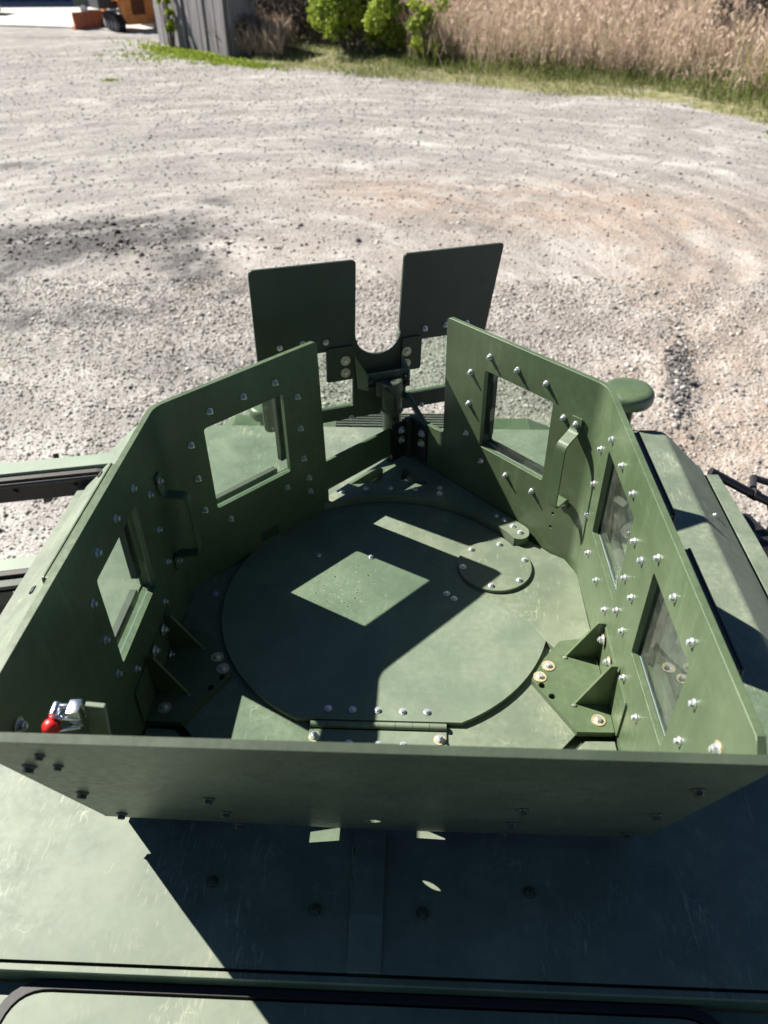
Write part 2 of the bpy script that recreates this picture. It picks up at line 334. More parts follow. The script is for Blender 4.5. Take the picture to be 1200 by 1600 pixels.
wh = np.clip(.9*gauss(xf, yf, -8.2, 16.8, 2.4, .9, .3)+.9*gauss(xf, yf, -7.0, 12.6, 1.6, .45, .1)+.6*gauss(xf, yf, -6.5, 14.5, 2.5, .6)+.55*gauss(xf, yf, 6, 17.5, 5, 2.2)+1.2*gauss(xf, yf, -21, 50, 6, 4.5), 0, 1)
tn = np.clip(1.3*gauss(xf, yf, 3, 13.3, 4.0, 1.4, -.1)+.8*gauss(xf, yf, 4.5, 9.5, 2.6, 2.6)+.6*gauss(xf, yf, -.5, 14.4, 2.0, 1.2)+.8*gauss(xf, yf, 3.2, 5.5, 2.2, 2.0)+.3*gauss(xf, yf, -1, 10, 3, 2), 0, 1)
dd = bank_d(xf, yf); gr = np.clip((dd+.25)/.7, 0, 1)
for nm, arr in (('dark', darkm(xf, yf)), ('white', wh), ('tan', tn), ('green', gr)):
    at = me.attributes.new(nm, 'FLOAT', 'POINT'); at.data.foreach_set('value', arr.astype(np.float32))
m = NT('gravel'); g = m.geo()
def att(m, n): return m.n('Attribute', attribute_name=n).outputs['Fac']
big = m.noise(g, .35, 5, .6); mid = m.noise(g, 3, 6, .7); fine = m.noise(g, 45, 4, .7)
cells = m.vor(m.warp(g, 30, .02), 26, 'F1', 'Color'); cd1 = m.vor(m.warp(g, 30, .02), 26, 'F1'); cells2 = m.vor(g, 75, 'F1', 'Color'); cd2 = m.vor(g, 75, 'F1')
sep = m.n('SeparateColor'); m.l(cells, sep.inputs[0]); sep2 = m.n('SeparateColor'); m.l(cells2, sep2.inputs[0])
col = m.mix(m.rng(big, .35, .65), (.305, .29, .272), (.38, .362, .34))
col = m.mix(m.math('MULTIPLY', att(m, 'tan'), m.rng(m.math('ADD', mid, big), .70, 1.1)), col, (.46, .325, .235))
col = m.mix(m.math('MULTIPLY', att(m, 'white'), m.rng(mid, .38, .62)), col, (.50, .485, .45))
col = m.mix(m.rng(sep.outputs[0], 0, 1, -.0, .55), m.mix(.55, col, (.10, .095, .09)), col)
col = m.mix(m.math('MULTIPLY', m.rng(sep2.outputs[1], .7, 1), .55), col, (.55, .53, .49))
col = m.mix(m.math('MULTIPLY', m.rng(sep2.outputs[0], .75, 1), .5), col, (.11, .10, .095))
dk = m.math('MULTIPLY', m.rng(m.math('ADD', att(m, 'dark'), m.rng(mid, .3, .7, -.35, .3)), .18, .7), .9)
col = m.mix(dk, col, (.075, .071, .07))
sx_ = m.n('SeparateXYZ'); m.l(m.warp(g, .3, 2.2), sx_.inputs[0])
dx_ = m.math('ADD', sx_.outputs[0], 1.5); dy_ = m.math('SUBTRACT', sx_.outputs[1], 9.5)
rr_ = m.math('SQRT', m.math('ADD', m.math('MULTIPLY', dx_, dx_), m.math('MULTIPLY', dy_, dy_))); th_ = m.math('ARCTAN2', dx_, dy_)
cv = m.n('CombineXYZ'); m.l(m.math('MULTIPLY', rr_, 1.9), cv.inputs[0]); m.l(m.math('MULTIPLY', th_, 2.2), cv.inputs[1])
trk = m.noise(cv.outputs[0], 1.0, 7, .68); cv2 = m.n('CombineXYZ'); m.l(m.math('MULTIPLY', rr_, 6.5), cv2.inputs[0]); m.l(m.math('MULTIPLY', th_, 5.0), cv2.inputs[1]); trk2 = m.noise(cv2.outputs[0], 1.0, 5, .65)
far_ = m.rng(rr_, 3.0, 6.0)
col = m.mix(m.math('MULTIPLY', m.math('MULTIPLY', m.rng(trk, .50, .62), far_), .34), col, (.15, .138, .13))
col = m.mix(m.math('MULTIPLY', m.math('MULTIPLY', m.rng(trk2, .55, .66), far_), .26), col, (.13, .12, .115))
col = m.mix(m.math('MULTIPLY', m.rng(trk, .49, .38), .34), col, (.52, .50, .465))
bl = m.rng(m.noise(m.warp(g, .6, 1.2), 1.1, 6, .75), .5, .68); col = m.mix(m.math('MULTIPLY', bl, .45), col, (.16, .145, .14))
lt = m.rng(m.noise(m.warp(g, .5, 1.2), .8, 5, .7), .52, .7); col = m.mix(m.math('MULTIPLY', lt, .45), col, (.55, .53, .50))
gg = m.rng(m.math('ADD', att(m, 'green'), m.rng(m.noise(g, 1.3, 5, .7), .3, .7, -.6, .6)), .45, .8)
col = m.mix(gg, col, m.mix(m.rng(mid, .42, .58), (.13, .15, .05), (.27, .235, .15)))
hh = m.math('ADD', m.math('MULTIPLY', m.rng(cd1, 0, .7, 1, 0), 1.0), m.math('MULTIPLY', m.rng(cd2, 0, .7, 1, 0), .4)); hh = m.math('ADD', hh, m.math('MULTIPLY', fine, .6))
nb = m.bump(hh, .6, .018); nb = m.bump(mid, .5, .06, nb); nb = m.bump(trk2, .35, .08, nb)
me.materials.append(m.fin(col, .95, nb, None, .15))
go = bpy.data.objects.new('gravel_ground', me); S.collection.objects.link(go); tag(go, 'pale grey and pinkish gravel lot with dark sooty patches and tyre ruts', kind='structure')

# loose stones, too many to count
ico = bmesh.new(); bmesh.ops.create_icosphere(ico, subdivisions=1, radius=1); iv = np.array([v.co[:] for v in ico.verts]); iff = np.array([[v.index for v in f.verts] for f in ico.faces]); ico.free()
def stones(name, n, fx, fy, size, mat, label, squash=.6, flt=None):
    x = fx(n); y = fy(n)
    if flt is not None: k = flt(x, y); x, y = x[k], y[k]; n = len(x)
    s = size(n, x, y); z = GZ+height(x, y)
    sh = iv[None]*(1+rng.uniform(-.3, .3, (n, len(iv), 1))); ax = rng.uniform(.7, 1.25, (n, 1, 3)); ax[..., 2] *= squash
    a = rng.uniform(0, 6.28, n); c, q = np.cos(a), np.sin(a); P = sh*ax*s[:, None, None]
    Q = np.stack([c[:, None]*P[..., 0]-q[:, None]*P[..., 1], q[:, None]*P[..., 0]+c[:, None]*P[..., 1], P[..., 2]+P[..., 0]*rng.uniform(-.4, .4, (n, 1))], -1)
    Q += np.stack([x, y, z+s*.25], -1)[:, None]
    me = bpy.data.meshes.new(name); nv = len(iv); F = (iff[None]+(np.arange(n)*nv)[:, None, None]).reshape(-1, 3)
    me.vertices.add(n*nv); me.vertices.foreach_set('co', Q.astype(np.float32).ravel()); me.loops.add(F.size); me.loops.foreach_set('vertex_index', F.ravel().astype(np.int32))
    me.polygons.add(len(F)); me.polygons.foreach_set('loop_start', np.arange(0, F.size, 3, dtype=np.int32)); me.update(calc_edges=True)
    at = me.attributes.new('tone', 'FLOAT', 'POINT'); at.data.foreach_set('value', np.repeat(rng.uniform(0, 1, n), nv).astype(np.float32))
    at = me.attributes.new('dark', 'FLOAT', 'POINT'); at.data.foreach_set('value', np.repeat(darkm(x, y), nv).astype(np.float32))
    me.materials.append(mat); o = bpy.data.objects.new(name, me); S.collection.objects.link(o); return tag(o, label, kind='stuff')
m = NT('stone'); t_ = att(m, 'tone')
col = m.ramp(t_, [(0, (.12, .11, .10)), (.2, (.25, .225, .205)), (.5, (.36, .325, .29)), (.8, (.43, .40, .36)), (.95, (.52, .50, .46)), (1, (.62, .60, .56))])
col = m.mix(m.math('MULTIPLY', att(m, 'dark'), m.rng(t_, .55, .8, .85, .1)), col, (.04, .038, .04))
STONE = m.fin(col, .9, m.bump(m.noise(m.geo(), 120, 3), .4, .004), None, .2)
m = NT('dark_stone'); t_ = att(m, 'tone')
STONE_D = m.fin(m.ramp(t_, [(0, (.04, .038, .037)), (.5, (.12, .11, .105)), (.8, (.22, .205, .19)), (.95, (.38, .36, .33)), (1, (.5, .48, .45))]), .92, m.bump(m.noise(m.geo(), 120, 3), .4, .004), None, .15)
def fan(ymin, ymax, n): # area-uniform sample of what the view covers
    y = np.sqrt(rng.uniform(ymin**2, ymax**2, n)) if ymin > 0 else rng.uniform(ymin, ymax, n); return y
_y = {}
def fy(n): return _y['y']
def mk(n, a, b, wd=1.0):
    y = fan(a+1.5, b+1.5, n)-1.5+rng.normal(0, .5, n)*(1 if a > 5 else .15); _y['y'] = y; t = rng.uniform(-1, 1, n); return (t*.62+.38*np.sign(t)*np.abs(t)**5)*(y+1.5)*wd-.04*y+rng.normal(0, .4, n)
stones('gravel_stones', 68000, lambda n: mk(n, 2.6, 9.5), fy, lambda n, x, y: np.clip(rng.lognormal(-4.6, .40, n), .005, .035), STONE, 'loose angular gravel stones near the truck')
stones('gravel_stones', 42000, lambda n: mk(n, 8, 36), fy, lambda n, x, y: np.clip(rng.lognormal(-4.2, .40, n), .008, .05), STONE, 'scattered pale stones across the far gravel', flt=lambda x, y: (bank_d(x, y) < .6))
stones('ridge_clods', 600, lambda n: (_y.__setitem__('r', rng.normal(0, .8, n)), 3.10+.26*_y['r']+rng.normal(0, .09, n))[1], lambda n: 6.5+_y['r'], lambda n, x, y: np.clip(rng.lognormal(-4.2, .45, n), .008, .05), STONE_D, 'dark clods along the rutted ridge right of the truck')
stones('slag_lumps', 1000, lambda n: rng.normal(-5.4, 1.6, n), lambda n: rng.normal(11.1, .7, n), lambda n, x, y: np.clip(rng.lognormal(-4.2, .5, n), .008, .06), STONE_D, 'dark and pale lumps strewn over the sooty patch')
def rock(x, y, s, label, tone, group=None):
    b = MB(); b.ball((0, 0, 0), 1, 10, 7, (1, .8, .6)); b.sm = [False]*len(b.sm)
    for i, q in enumerate(b.v): p = V(q); f = 1+.35*noise.noise(p*1.3+V((x, y, 0)))+.15*noise.noise(p*3+V((y, 0, x))); b.v[i] = tuple(p*f*s+V((x, y, float(GZ+height(np.array(x), np.array(y)))+s*.3)))
    return b.build('rock', simple('rock_stone', tone, .9, 0, .3, 12), label=label, cat='rock', group=group)
rock(3.95, 5.88, .085, 'largest grey rock at the right edge of the gravel', (.27, .26, .26), 'rocks at the right edge of the gravel')
rock(3.80, 5.50, .045, 'small grey rock in front of the largest grey rock', (.22, .21, .21), 'rocks at the right edge of the gravel')
rock(3.72, 6.14, .032, 'smallest grey rock behind the largest grey rock', (.24, .24, .22), 'rocks at the right edge of the gravel')
b = MB(); b.box((-4.72, 11.5, GZ+.07), (.26, .07, .03), Matrix.Rotation(.9, 3, 'Z')); b.box((-4.9, 11.27, GZ+.06), (.22, .05, .03), Matrix.Rotation(.7, 3, 'Z')); b.box((-4.62, 11.62, GZ+.09), (.14, .09, .02), Matrix.Rotation(.5, 3, 'X'))
b.build('broken_wood', simple('bleached_wood', (.42, .38, .33), .9, 0, .2, 20), bevel=.004, label='bleached splinter of wood lying on the dark sooty patch', cat='scrap wood')

# ---------------------------------------------------------------- background
b = MB(); Gf = lambda x, y: float(GZ+height(np.array(float(x)), np.array(float(y))))
pad = [(-40, 43.2), (-24.2, 46.2), (-18.7, 44.6), (-13.0, 41.6), (-10.6, 44), (-13, 52), (-13, 75), (-60, 75)]
b.sheet(pad, [], (V((0, 0, GZ+.06)), V((1, 0, 0)), V((0, 1, 0)), V((0, 0, 1))), .2)
b.build('concrete_pad', simple('pale_concrete', (.50, .475, .43), .9, 0, .12, 1.5), kind='structure', label='sunlit pale concrete pad at the far corner of the lot')
# shed that throws the blue shade on the pad
t = thing('shed', (-33, 66, GZ), 'tall grey steel shed at the far end of the concrete pad', 'shed')
b = MB(); b.box((-33, 68, GZ+4), (26, 14, 8)); b.build('wall', simple('blue_grey_cladding', (.10, .13, .17), .6, 0, .1, 2), t)
b = MB(); b.box((-33, 68, GZ+8.1), (27, 15, .2)); b.build('roof', simple('grey_roof_sheet', (.2, .21, .22), .6), t)
b = MB()
for k in range(26): b.box((-46+k*1.02, 60.95, GZ+4), (.08, .07, 8))
b.build('cladding_rib', simple('blue_grey_rib', (.09, .12, .16), .6), t)
# pallet stack, top left corner
t = thing('timber_stack', (-27.5, 52, GZ), 'low stack of brown timber at the left edge of the pad', 'timber stack')
WOOD = simple('weathered_timber', (.22, .17, .13), .9, 0, .3, 3)
for k in range(6):
    b = MB(); b.box((-27.2, 52+.02*k, GZ+.2+k*.22), (3.4, 1.6, .14)); b.build('plank', WOOD, t, .01)
# dumpster
t = thing('skip_bin', (-19.6, 53.5, GZ), 'dark green waste bin standing on the concrete pad beside the loader', 'bin')
PB = simple('bin_green', (.02, .045, .03), .5, 0, .2, 4)
b = MB(); A = [(-1.5, .35), (1.0, .35), (1.5, 1.6), (-1.9, 1.6)]; b.sheet(A, [], (V((-19.4, 52.8, GZ)), V((1, 0, 0)), V((0, 0, 1)), V((0, -1, 0))), 1.8); b.build('container', PB, t, .03)
b = MB(); b.box((-19.5, 53.7, GZ+1.66), (3.6, 1.9, .1)); b.build('lid', RUBBER, t, .02)
for sx in (-20.4, -18.6):
    b = MB(); b.cyl((sx, 52.75, GZ+.22), (sx, 52.95, GZ+.22), .2); b.build('wheel', simple('pale_wheel', (.5, .5, .5), .5), t)

# ------------- loader
LO = V((-14.55, 43.6, GZ)); LR = Matrix.Rotation(math.radians(36), 3, 'Z')
t = thing('track_loader', LO, 'orange compact track loader parked with its tail towards the lot', 'loader')
OR = NT('loader_orange'); g = OR.geo(); OR = OR.fin(OR.mix(OR.rng(OR.noise(g, 3, 4), .4, .65), (.78, .31, .08), (.60, .21, .06)), .5)
def lp(x, y, z): return LO+LR@V((x, y, z))
def lfr(x, y, z): return (lp(x, y, z), LR@V((1, 0, 0)), LR@V((0, 0, 1)), LR@V((0, -1, 0)))
b = MB(); b.sheet([(-.66, .30), (.66, .30), (.78, .62), (.78, 1.45), (.6, 1.75), (-.6, 1.75), (-.78, 1.45), (-.78, .62)], [], lfr(0, -1.2, 0), .7); b.build('engine_cover', OR, t, .05)
b = MB(); b.box(lp(0, -1.215, 1.02), (.66, .03, .62), LR); b.build('radiator_grille', simple('rusty_grille', (.16, .055, .02), .7), t)
b = MB()
for k in range(8): b.box(lp(0, -1.235, .76+k*.075), (.62, .02, .02), LR)
b.build('grille_slats', simple('brown_slat', (.10, .035, .015), .7), t, kind='stuff')
b = MB(); b.box(lp(-.02, -1.24, 1.47), (.42, .03, .14), LR); b.build('rating_plate', simple('white_plate', (.75, .75, .78), .5), t)
b = MB(); b.sheet([(-.3, .95), (1.2, .95), (1.3, 1.3), (1.0, 2.1), (-.1, 2.1), (-.3, 1.4)], [], (lp(-.55, 0, 0), LR@V((0, 1, 0)), LR@V((0, 0, 1)), LR@V((-1, 0, 0))), -1.1); b.build('cab', simple('dark_cab', (.03, .03, .035), .4), t, .03)
for sx in (-1, 1):
    b = MB(); b.sheet(rpoly([(-1.2, .02), (1.1, .02), (1.35, .35), (.9, .78), (-.9, .72), (-1.45, .35)], .12), [], (lp(sx*.98+.17, 0, 0), LR@V((0, 1, 0)), LR@V((0, 0, 1)), LR@V((1, 0, 0))), .36)
    tr = b.build('track', RUBBER, t, .02)
    for k in range(4):
        b = MB(); b.cyl(lp(sx*.98+.19*sx, -.85+k*.55, .3), lp(sx*.98+.2*sx, -.85+k*.55, .3), .17); b.build('track_roller', simple('grey_roller', (.22, .21, .22), .6), tr)
    b = MB(); b.sheet([(-1.3, 1.3), (-1.1, 1.75), (1.2, 1.3), (1.9, .5), (1.7, .3), (1.0, 1.0), (-.9, 1.35)], [], (lp(sx*.92+.08, 0, 0), LR@V((0, 1, 0)), LR@V((0, 0, 1)), LR@V((1, 0, 0))), .15)
    b.build('lift_arm', OR, t, .01)
    b = MB(); b.cyl(lp(sx*.86, -1.0, .9), lp(sx*.86, 1.0, .75), .06); b.build('ram', CHROME, t)
b = MB(); b.sheet([(1.35, .05), (2.1, .02), (2.05, .12), (1.5, .2), (1.55, .75), (1.43, .77)], [], (lp(-.85, 0, 0), LR@V((0, 1, 0)), LR@V((0, 0, 1)), LR@V((-1, 0, 0))), -1.7); b.build('bucket', simple('rusty_orange', (.42, .12, .05), .7, 0, .25, 5), t, .01)

# ------------- grey slabs at the corner
m = NT('weathered_grey_boards'); g = m.geo(); mp = m.n('Mapping'); mp.inputs['Scale'].default_value = (7, 7, .5); m.l(g, mp.inputs[0])
n = m.noise(mp.outputs[0], 1.2, 6, .7); GREYW = m.fin(m.ramp(n, [(.3, (.08, .075, .08)), (.5, (.19, .175, .18)), (.7, (.30, .28, .28))]), .9, m.bump(n, .6, .03))
def wall_block(x0, y0, x1, y1, h, label, n):
    t = thing('board_wall', (x0, y0, GZ), label, 'board wall', 'grey board walls at the corner of the lot')
    A, B = V((x0, y0, 0)), V((x1, y1, 0)); d = (B-A); L = d.length; d.normalize(); nn = V((d.y, -d.x, 0)); zb = Gf(x0, y0)-.1
    for k in range(n):
        a = L*k/n; wd = L/n-.03; o = random.uniform(-.04, .04); b = MB()
        P = A+d*(a+wd/2)+nn*o+V((0, 0, zb+h/2+random.uniform(-.05, .05))); b.box(P, (wd, .12, h), Matrix((d, -nn, V((0, 0, 1)))).transposed()); b.build('board', GREYW, t, .012)
    b = MB(); b.box(A+d*L/2-nn*.75+V((0, 0, zb+h/2-.1)), (L*.98, 1.3, h-.2), Matrix((d, -nn, V((0, 0, 1)))).transposed()); b.build('core', GREYW, t, .02)
wall_block(-11.7, 38.2, -9.8, 35.6, 4.0, 'left grey weathered board wall with green climber on it', 8)
wall_block(-9.65, 35.6, -7.5, 33.2, 3.6, 'right grey weathered board wall, nearer the dry brush', 8)

# ------------- vegetation helpers
def leafmesh(name, pts, dirs, ln, wd, tone, mat, parent=None, **k):
    n = len(pts); d = dirs/np.linalg.norm(dirs, axis=1, keepdims=True); s = np.cross(d, rng.normal(0, 1, (n, 3))); s /= np.linalg.norm(s, axis=1, keepdims=True)+1e-9
    a = pts-s*wd[:, None]*.5; b_ = pts+s*wd[:, None]*.5; mid = pts+d*ln[:, None]*.55; tip = pts+d*ln[:, None]+np.stack([0*ln, 0*ln, -.12*ln], 1)
    Vv = np.stack([a, b_, mid+s*wd[:, None]*.55, tip, mid-s*wd[:, None]*.55], 1).reshape(-1, 3)
    base = np.arange(n)[:, None]*5; F = base+np.array([[0, 1, 2, 3, 4]])
    me = bpy.data.meshes.new(name); me.vertices.add(len(Vv)); me.vertices.foreach_set('co', Vv.astype(np.float32).ravel()); me.loops.add(F.size); me.loops.foreach_set('vertex_index', F.ravel().astype(np.int32))
    me.polygons.add(n); me.polygons.foreach_set('loop_start', np.arange(0, F.size, 5, dtype=np.int32)); me.update(calc_edges=True)
    at = me.attributes.new('tone', 'FLOAT', 'POINT'); at.data.foreach_set('value', np.repeat(tone, 5).astype(np.float32)); me.materials.append(mat)
    o = bpy.data.objects.new(name, me); S.collection.objects.link(o)
    if parent: setpar(o, parent)
    return tag(o, **k)
def leafmat(name, stops):
    m = NT(name); c = m.ramp(att(m, 'tone'), stops); m.fin(c, .7, None, None, .25)
    tr = m.n('BsdfTranslucent'); m.l(c, tr.inputs[0]); mx = m.n('MixShader'); mx.inputs[0].default_value = .3; m.l(m.b.outputs[0], mx.inputs[1]); m.l(tr.outputs[0], mx.inputs[2]); m.l(mx.outputs[0], m.o.inputs[0]); return m.m
REED = leafmat('dry_reed', [(0, (.34, .25, .19)), (.35, (.50, .385, .30)), (.7, (.62, .49, .38)), (.88, (.70, .59, .45)), (1, (.42, .42, .16))])
GRASS = leafmat('verge_grass', [(0, (.09, .12, .03)), (.4, (.19, .22, .07)), (.75, (.34, .33, .15)), (1, (.50, .44, .30))])
LIME = leafmat('lime_leaf', [(0, (.08, .12, .015)), (.5, (.24, .32, .04)), (1, (.42, .48, .08))])
TWIG = leafmat('dead_twig', [(0, (.05, .04, .036)), (.5, (.15, .12, .10)), (1, (.32, .25, .20))])
def onbank(n, x0, x1, d0, d1):
    x = rng.uniform(x0, x1, n); yl = np.interp(x, BL[:, 0], BL[:, 1]); y = yl+rng.uniform(d0, d1, n)/.82; return x, y
def tuft(name, n, x0, x1, d0, d1, ln, wd, mat, label, lean=.18, zj=0, tone=None, dens=None, kind='stuff'):
    x, y = onbank(n, x0, x1, d0, d1)
    if dens is not None: k = rng.uniform(0, 1, len(x)) < dens(x, y); x, y = x[k], y[k]
    n = len(x); z = GZ+height(x, y)+rng.uniform(0, 1, n)*zj; P = np.stack([x, y, z], 1)
    D_ = np.stack([rng.normal(0, lean, n), rng.normal(0, lean, n), np.ones(n)], 1); L = ln*rng.uniform(.55, 1.1, n)
    tn_ = rng.uniform(0, 1, n) if tone is None else tone(x, y, n)
    return leafmesh(name, P, D_, L, wd*rng.uniform(.6, 1.3, n), np.clip(tn_, 0, 1), mat, label=label, kind=kind)
clump = lambda x, y: np.clip(.75+.5*fbm(x, y, 2.0), .15, 1)
tuft('dry_reed_bed', 30000, -.4, 17, 2.0, 8.5, 1.05, .015, REED, 'tall dry tan reed bed along the bank', .26, 1.1, lambda x, y, n: .55+.30*fbm(x, y, 1.6)+rng.normal(0, .2, n), lambda x, y: np.clip(.6+.6*fbm(x, y, 1.4)+.12*(bank_d(x, y)-3), .12, 1))
tuft('reed_seed_heads', 16000, -.4, 17, 2.4, 8.5, .24, .045, REED, 'fluffy pale seed heads over the reed bed', .7, 1.7, lambda x, y, n: .55+.2*fbm(x, y, 1.6)+rng.normal(0, .15, n), clump)
tuft('green_reed_shoots', 5000, -.4, 17, 1.6, 8.0, .8, .02, LIME, 'yellow green shoots mixed through the reeds', .3, .9, lambda x, y, n: .5+rng.normal(0, .15, n), lambda x, y: np.clip(.1+.9*fbm(x+3, y, 1.1), 0, 1))
tuft('dry_reed_bed', 7000, -2.0, 1.5, 4.2, 9, 1.1, .022, REED, 'thinner dry reeds behind the green shrubs', .2, .6, lambda x, y, n: .45+rng.normal(0, .2, n), lambda x, y: np.clip((x+4)/5, .1, .8))
tuft('verge_grass', 17000, -6.5, 17, -.5, 3.4, .26, .016, GRASS, 'green and straw coloured grass verge along the gravel', .45, 0, lambda x, y, n: .55+.3*fbm(x, y, 1.5)+rng.normal(0, .15, n), lambda x, y: np.clip(.35+.8*fbm(x, y, 2.4)+.25*(bank_d(x, y)-.6), .02, 1))
tuft('reed_undergrowth', 9000, -.5, 17, 1.5, 4.5, .5, .02, GRASS, 'green shoots at the foot of the reeds', .3, 0, lambda x, y, n: .35+.3*fbm(x, y, 1.5)+rng.normal(0, .12, n), clump)
tuft('dead_brush', 20000, -12, -1.5, 3.5, 11, 1.0, .03, TWIG, 'dark brown leafless brush behind the verge', .8, 2.2, lambda x, y, n: .3+.2*fbm(x, y, 1.5)+rng.normal(0, .2, n))
tuft('dry_weeds', 2500, -8.2, -5.2, 1.2, 4, 1.0, .02, REED, 'pale dry weeds beside the grey board wall', .35, .5, lambda x, y, n: .25+rng.normal(0, .15, n))
tuft('dead_brush', 9000, 1, 22, 9, 15, 1.5, .05, TWIG, 'dark brush closing the view behind the reeds', .6, 2.4, lambda x, y, n: .2+rng.normal(0, .2, n))
# low green weeds round the wall
def weeds(name, n, cx, cy, a, b_, rot, label, ln=.14):
    x0, y0 = rng.normal(0, a, n), rng.normal(0, b_, n); c, s = math.cos(rot), math.sin(rot); x = cx+c*x0-s*y0; y = cy+s*x0+c*y0
    P = np.stack([x, y, GZ+height(x, y)], 1); return leafmesh(name, P, np.stack([rng.normal(0, .5, n), rng.normal(0, .5, n), np.ones(n)], 1), ln*rng.uniform(.5, 1.2, n), np.full(n, .06), np.clip(rng.normal(.55, .2, n), 0, 1), LIME, label=label, kind='stuff')
weeds('low_weeds', 1500, -9.5, 34.3, 2.1, .45, -.85, 'bright green weeds along the foot of the board walls')
weeds('low_weeds', 350, -10.6, 33.6, 1.4, .8, -.6, 'thin patch of weeds on the gravel in front of the walls', .1)
weeds('low_weeds', 500, -6.6, 31.3, 1.0, .25, -.7, 'green weeds trailing from the wall to the verge')
for q, wl in (((-10.5, 27.6), 'little tuft of weeds alone on the gravel at the far left'), ((8.9, 19.4), 'little tuft of weeds at the gravel edge on the right')): weeds('weed_patch', 60, q[0], q[1], .13, .10, 0, wl, .09)
def shrub(cx, cy, r, h, n, label, mat=LIME, tone=.6, name='green_shrub', cat='shrub'):
    zb = Gf(cx, cy); t = thing(name, (cx, cy, zb), label, cat, 'green shrubs along the verge' if name == 'green_shrub' else None); pts = []; cl = [(rng.normal(0, r*.5), rng.normal(0, r*.4), h*rng.uniform(.2, .95), r*rng.uniform(.25, .45)) for _ in range(16)]
    P = []; T = []
    for a, b_, c, q in cl:
        k = n//16; v = rng.normal(0, 1, (k, 3)); v /= np.linalg.norm(v, axis=1, keepdims=True); v *= (rng.uniform(.5, 1, (k, 1))**.5)*q; P.append(v+np.array([cx+a, cy+b_, zb+c])); T.append(tone+rng.normal(0, .12)+rng.normal(0, .12, k))
    P = np.concatenate(P); T = np.clip(np.concatenate(T), 0, 1); leafmesh('foliage', P, rng.normal(0, 1, P.shape)+[0, 0, .4], np.full(len(P), .13)*rng.uniform(.6, 1.3, len(P)), np.full(len(P), .07), T, mat, t)
    b = MB()
    for a, b_, c, q in cl: b.cyl((cx+a*.2, cy+b_*.2, zb-.05), (cx+a, cy+b_, zb+c), .03, .01, 6)
    b.build('stems', simple('shrub_stem', (.09, .07, .055), .9), t)
shrub(-2.6, 32.6, 1.55, 2.7, 6500, 'big bright lime green shrub at the end of the dead brush')
shrub(-1.2, 31.9, .8, 2.3, 2000, 'olive leafed shrub just right of the lime one', LIME, .35)
shrub(.0, 30.2, .6, 1.9, 1700, 'slim yellow green shrub in front of the reeds', LIME, .62)
shrub(-10.6, 36.2, .28, 2.6, 900, 'yellow green climber growing up the left board wall', LIME, .75, 'climber', 'climbing plant')
shrub(-6.9, 34.0, .7, 2.0, 1600, 'brown dead bush beside the right board wall', TWIG, .75, 'dead_bush', 'bush')
shrub(10.8, 27.0, 1.1, 3.6, 2600, 'dark bush standing behind the reeds at the far right', TWIG, .12, 'dark_bush', 'bush')
# earth bank behind everything
b = MB(); L = [(-12, 52), (-9, 44), (-2, 42.5), (6, 38), (14, 33), (30, 26), (60, 12)]
n0 = len(L); vs = [V((x, y, GZ-.5)) for x, y in L]+[V((x+.8, y+1.5, GZ+3.5)) for x, y in L]+[V((x+3, y+8, GZ+6)) for x, y in L]+[V((x+10, y+40, GZ+6.5)) for x, y in L]
b.add(vs, [(r*n0+i, r*n0+i+1, (r+1)*n0+i+1, (r+1)*n0+i) for r in range(3) for i in range(n0-1)], True)
b.build('earth_bank', simple('dark_earth', (.055, .042, .036), .95, 0, .5, 1.2), kind='structure', label='dark earth bank behind the brush')

# ================================================================ TRUCK
RZ = -.11
truck = thing('armored_truck', (0, 0, GZ), 'olive green armoured truck seen over its scuffed flat roof', 'armoured truck')
XA, YA, ZA = V((1, 0, 0)), V((0, 1, 0)), V((0, 0, 1))
b = MB()
xl, xr = -1.045, 1.055; yr, yc, yf_ = -.905, -.80, 1.09
prof = [(-1.172, -.205), (xl-.012, -.1175), (xl-.002, -.1125), (xl+.012, RZ), (xr-.012, RZ), (xr+.002, -.1125), (xr+.012, -.1175), (1.195, -.215)]
def row(y, dz=0, fr=0): return [V((x, y-(max(0, abs(x)-1.04)*fr), z+dz)) for x, z in prof]
yr = -.901; rows = [row(yr, -.012), row(yc), row(-.3), row(.4), row(yf_, 0, .72)]
vs = [p for r in rows for p in r]; N = len(prof)
b.add(vs, [(r*N+i, r*N+i+1, (r+1)*N+i+1, (r+1)*N+i) for r in range(len(rows)-1) for i in range(N-1)], True)
# front fall and hidden underside
fr_ = [V((p.x*.985, p.y+.03, p.z-.05)) for p in rows[-1]]; b.add(list(rows[-1])+fr_, [(i, i+1, N+i+1, N+i) for i in range(N-1)])
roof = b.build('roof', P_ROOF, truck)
md = roof.modifiers.new('solid', 'SOLIDIFY'); md.thickness = .008; md.offset = -1
md = roof.modifiers.new('wn', 'WEIGHTED_NORMAL'); md.weight = 100
MB().box((0, -.90, -.150), (2.3, .03, .02)).build('seam_gutter', P_DARK, truck)
def boxp(name, c, s, mat, par, bev=.003, rot=None, **k): return MB().box(c, s, rot).build(name, mat, par, bev, **k)
b = MB(); b.add([V((-.040, -.9, RZ-.008)), V((.026, -.9, RZ-.008)), V((.026, -.80, RZ+.008)), (V((-.040, -.80, RZ+.008))), V((.026, -.45, RZ+.008)), V((-.040, -.45, RZ+.008)), V((-.040, -.9, RZ-.03)), V((.026, -.9, RZ-.03)), V((.026, -.8, RZ-.01)), V((-.04, -.8, RZ-.01)), V((.026, -.45, RZ-.01)), V((-.04, -.45, RZ-.01))],
    [(0, 1, 2, 3), (3, 2, 4, 5), (1, 7, 8, 2), (2, 8, 10, 4), (0, 3, 9, 6), (3, 5, 11, 9), (0, 6, 7, 1)]); b.build('seam_strip', P_ROOF, roof)
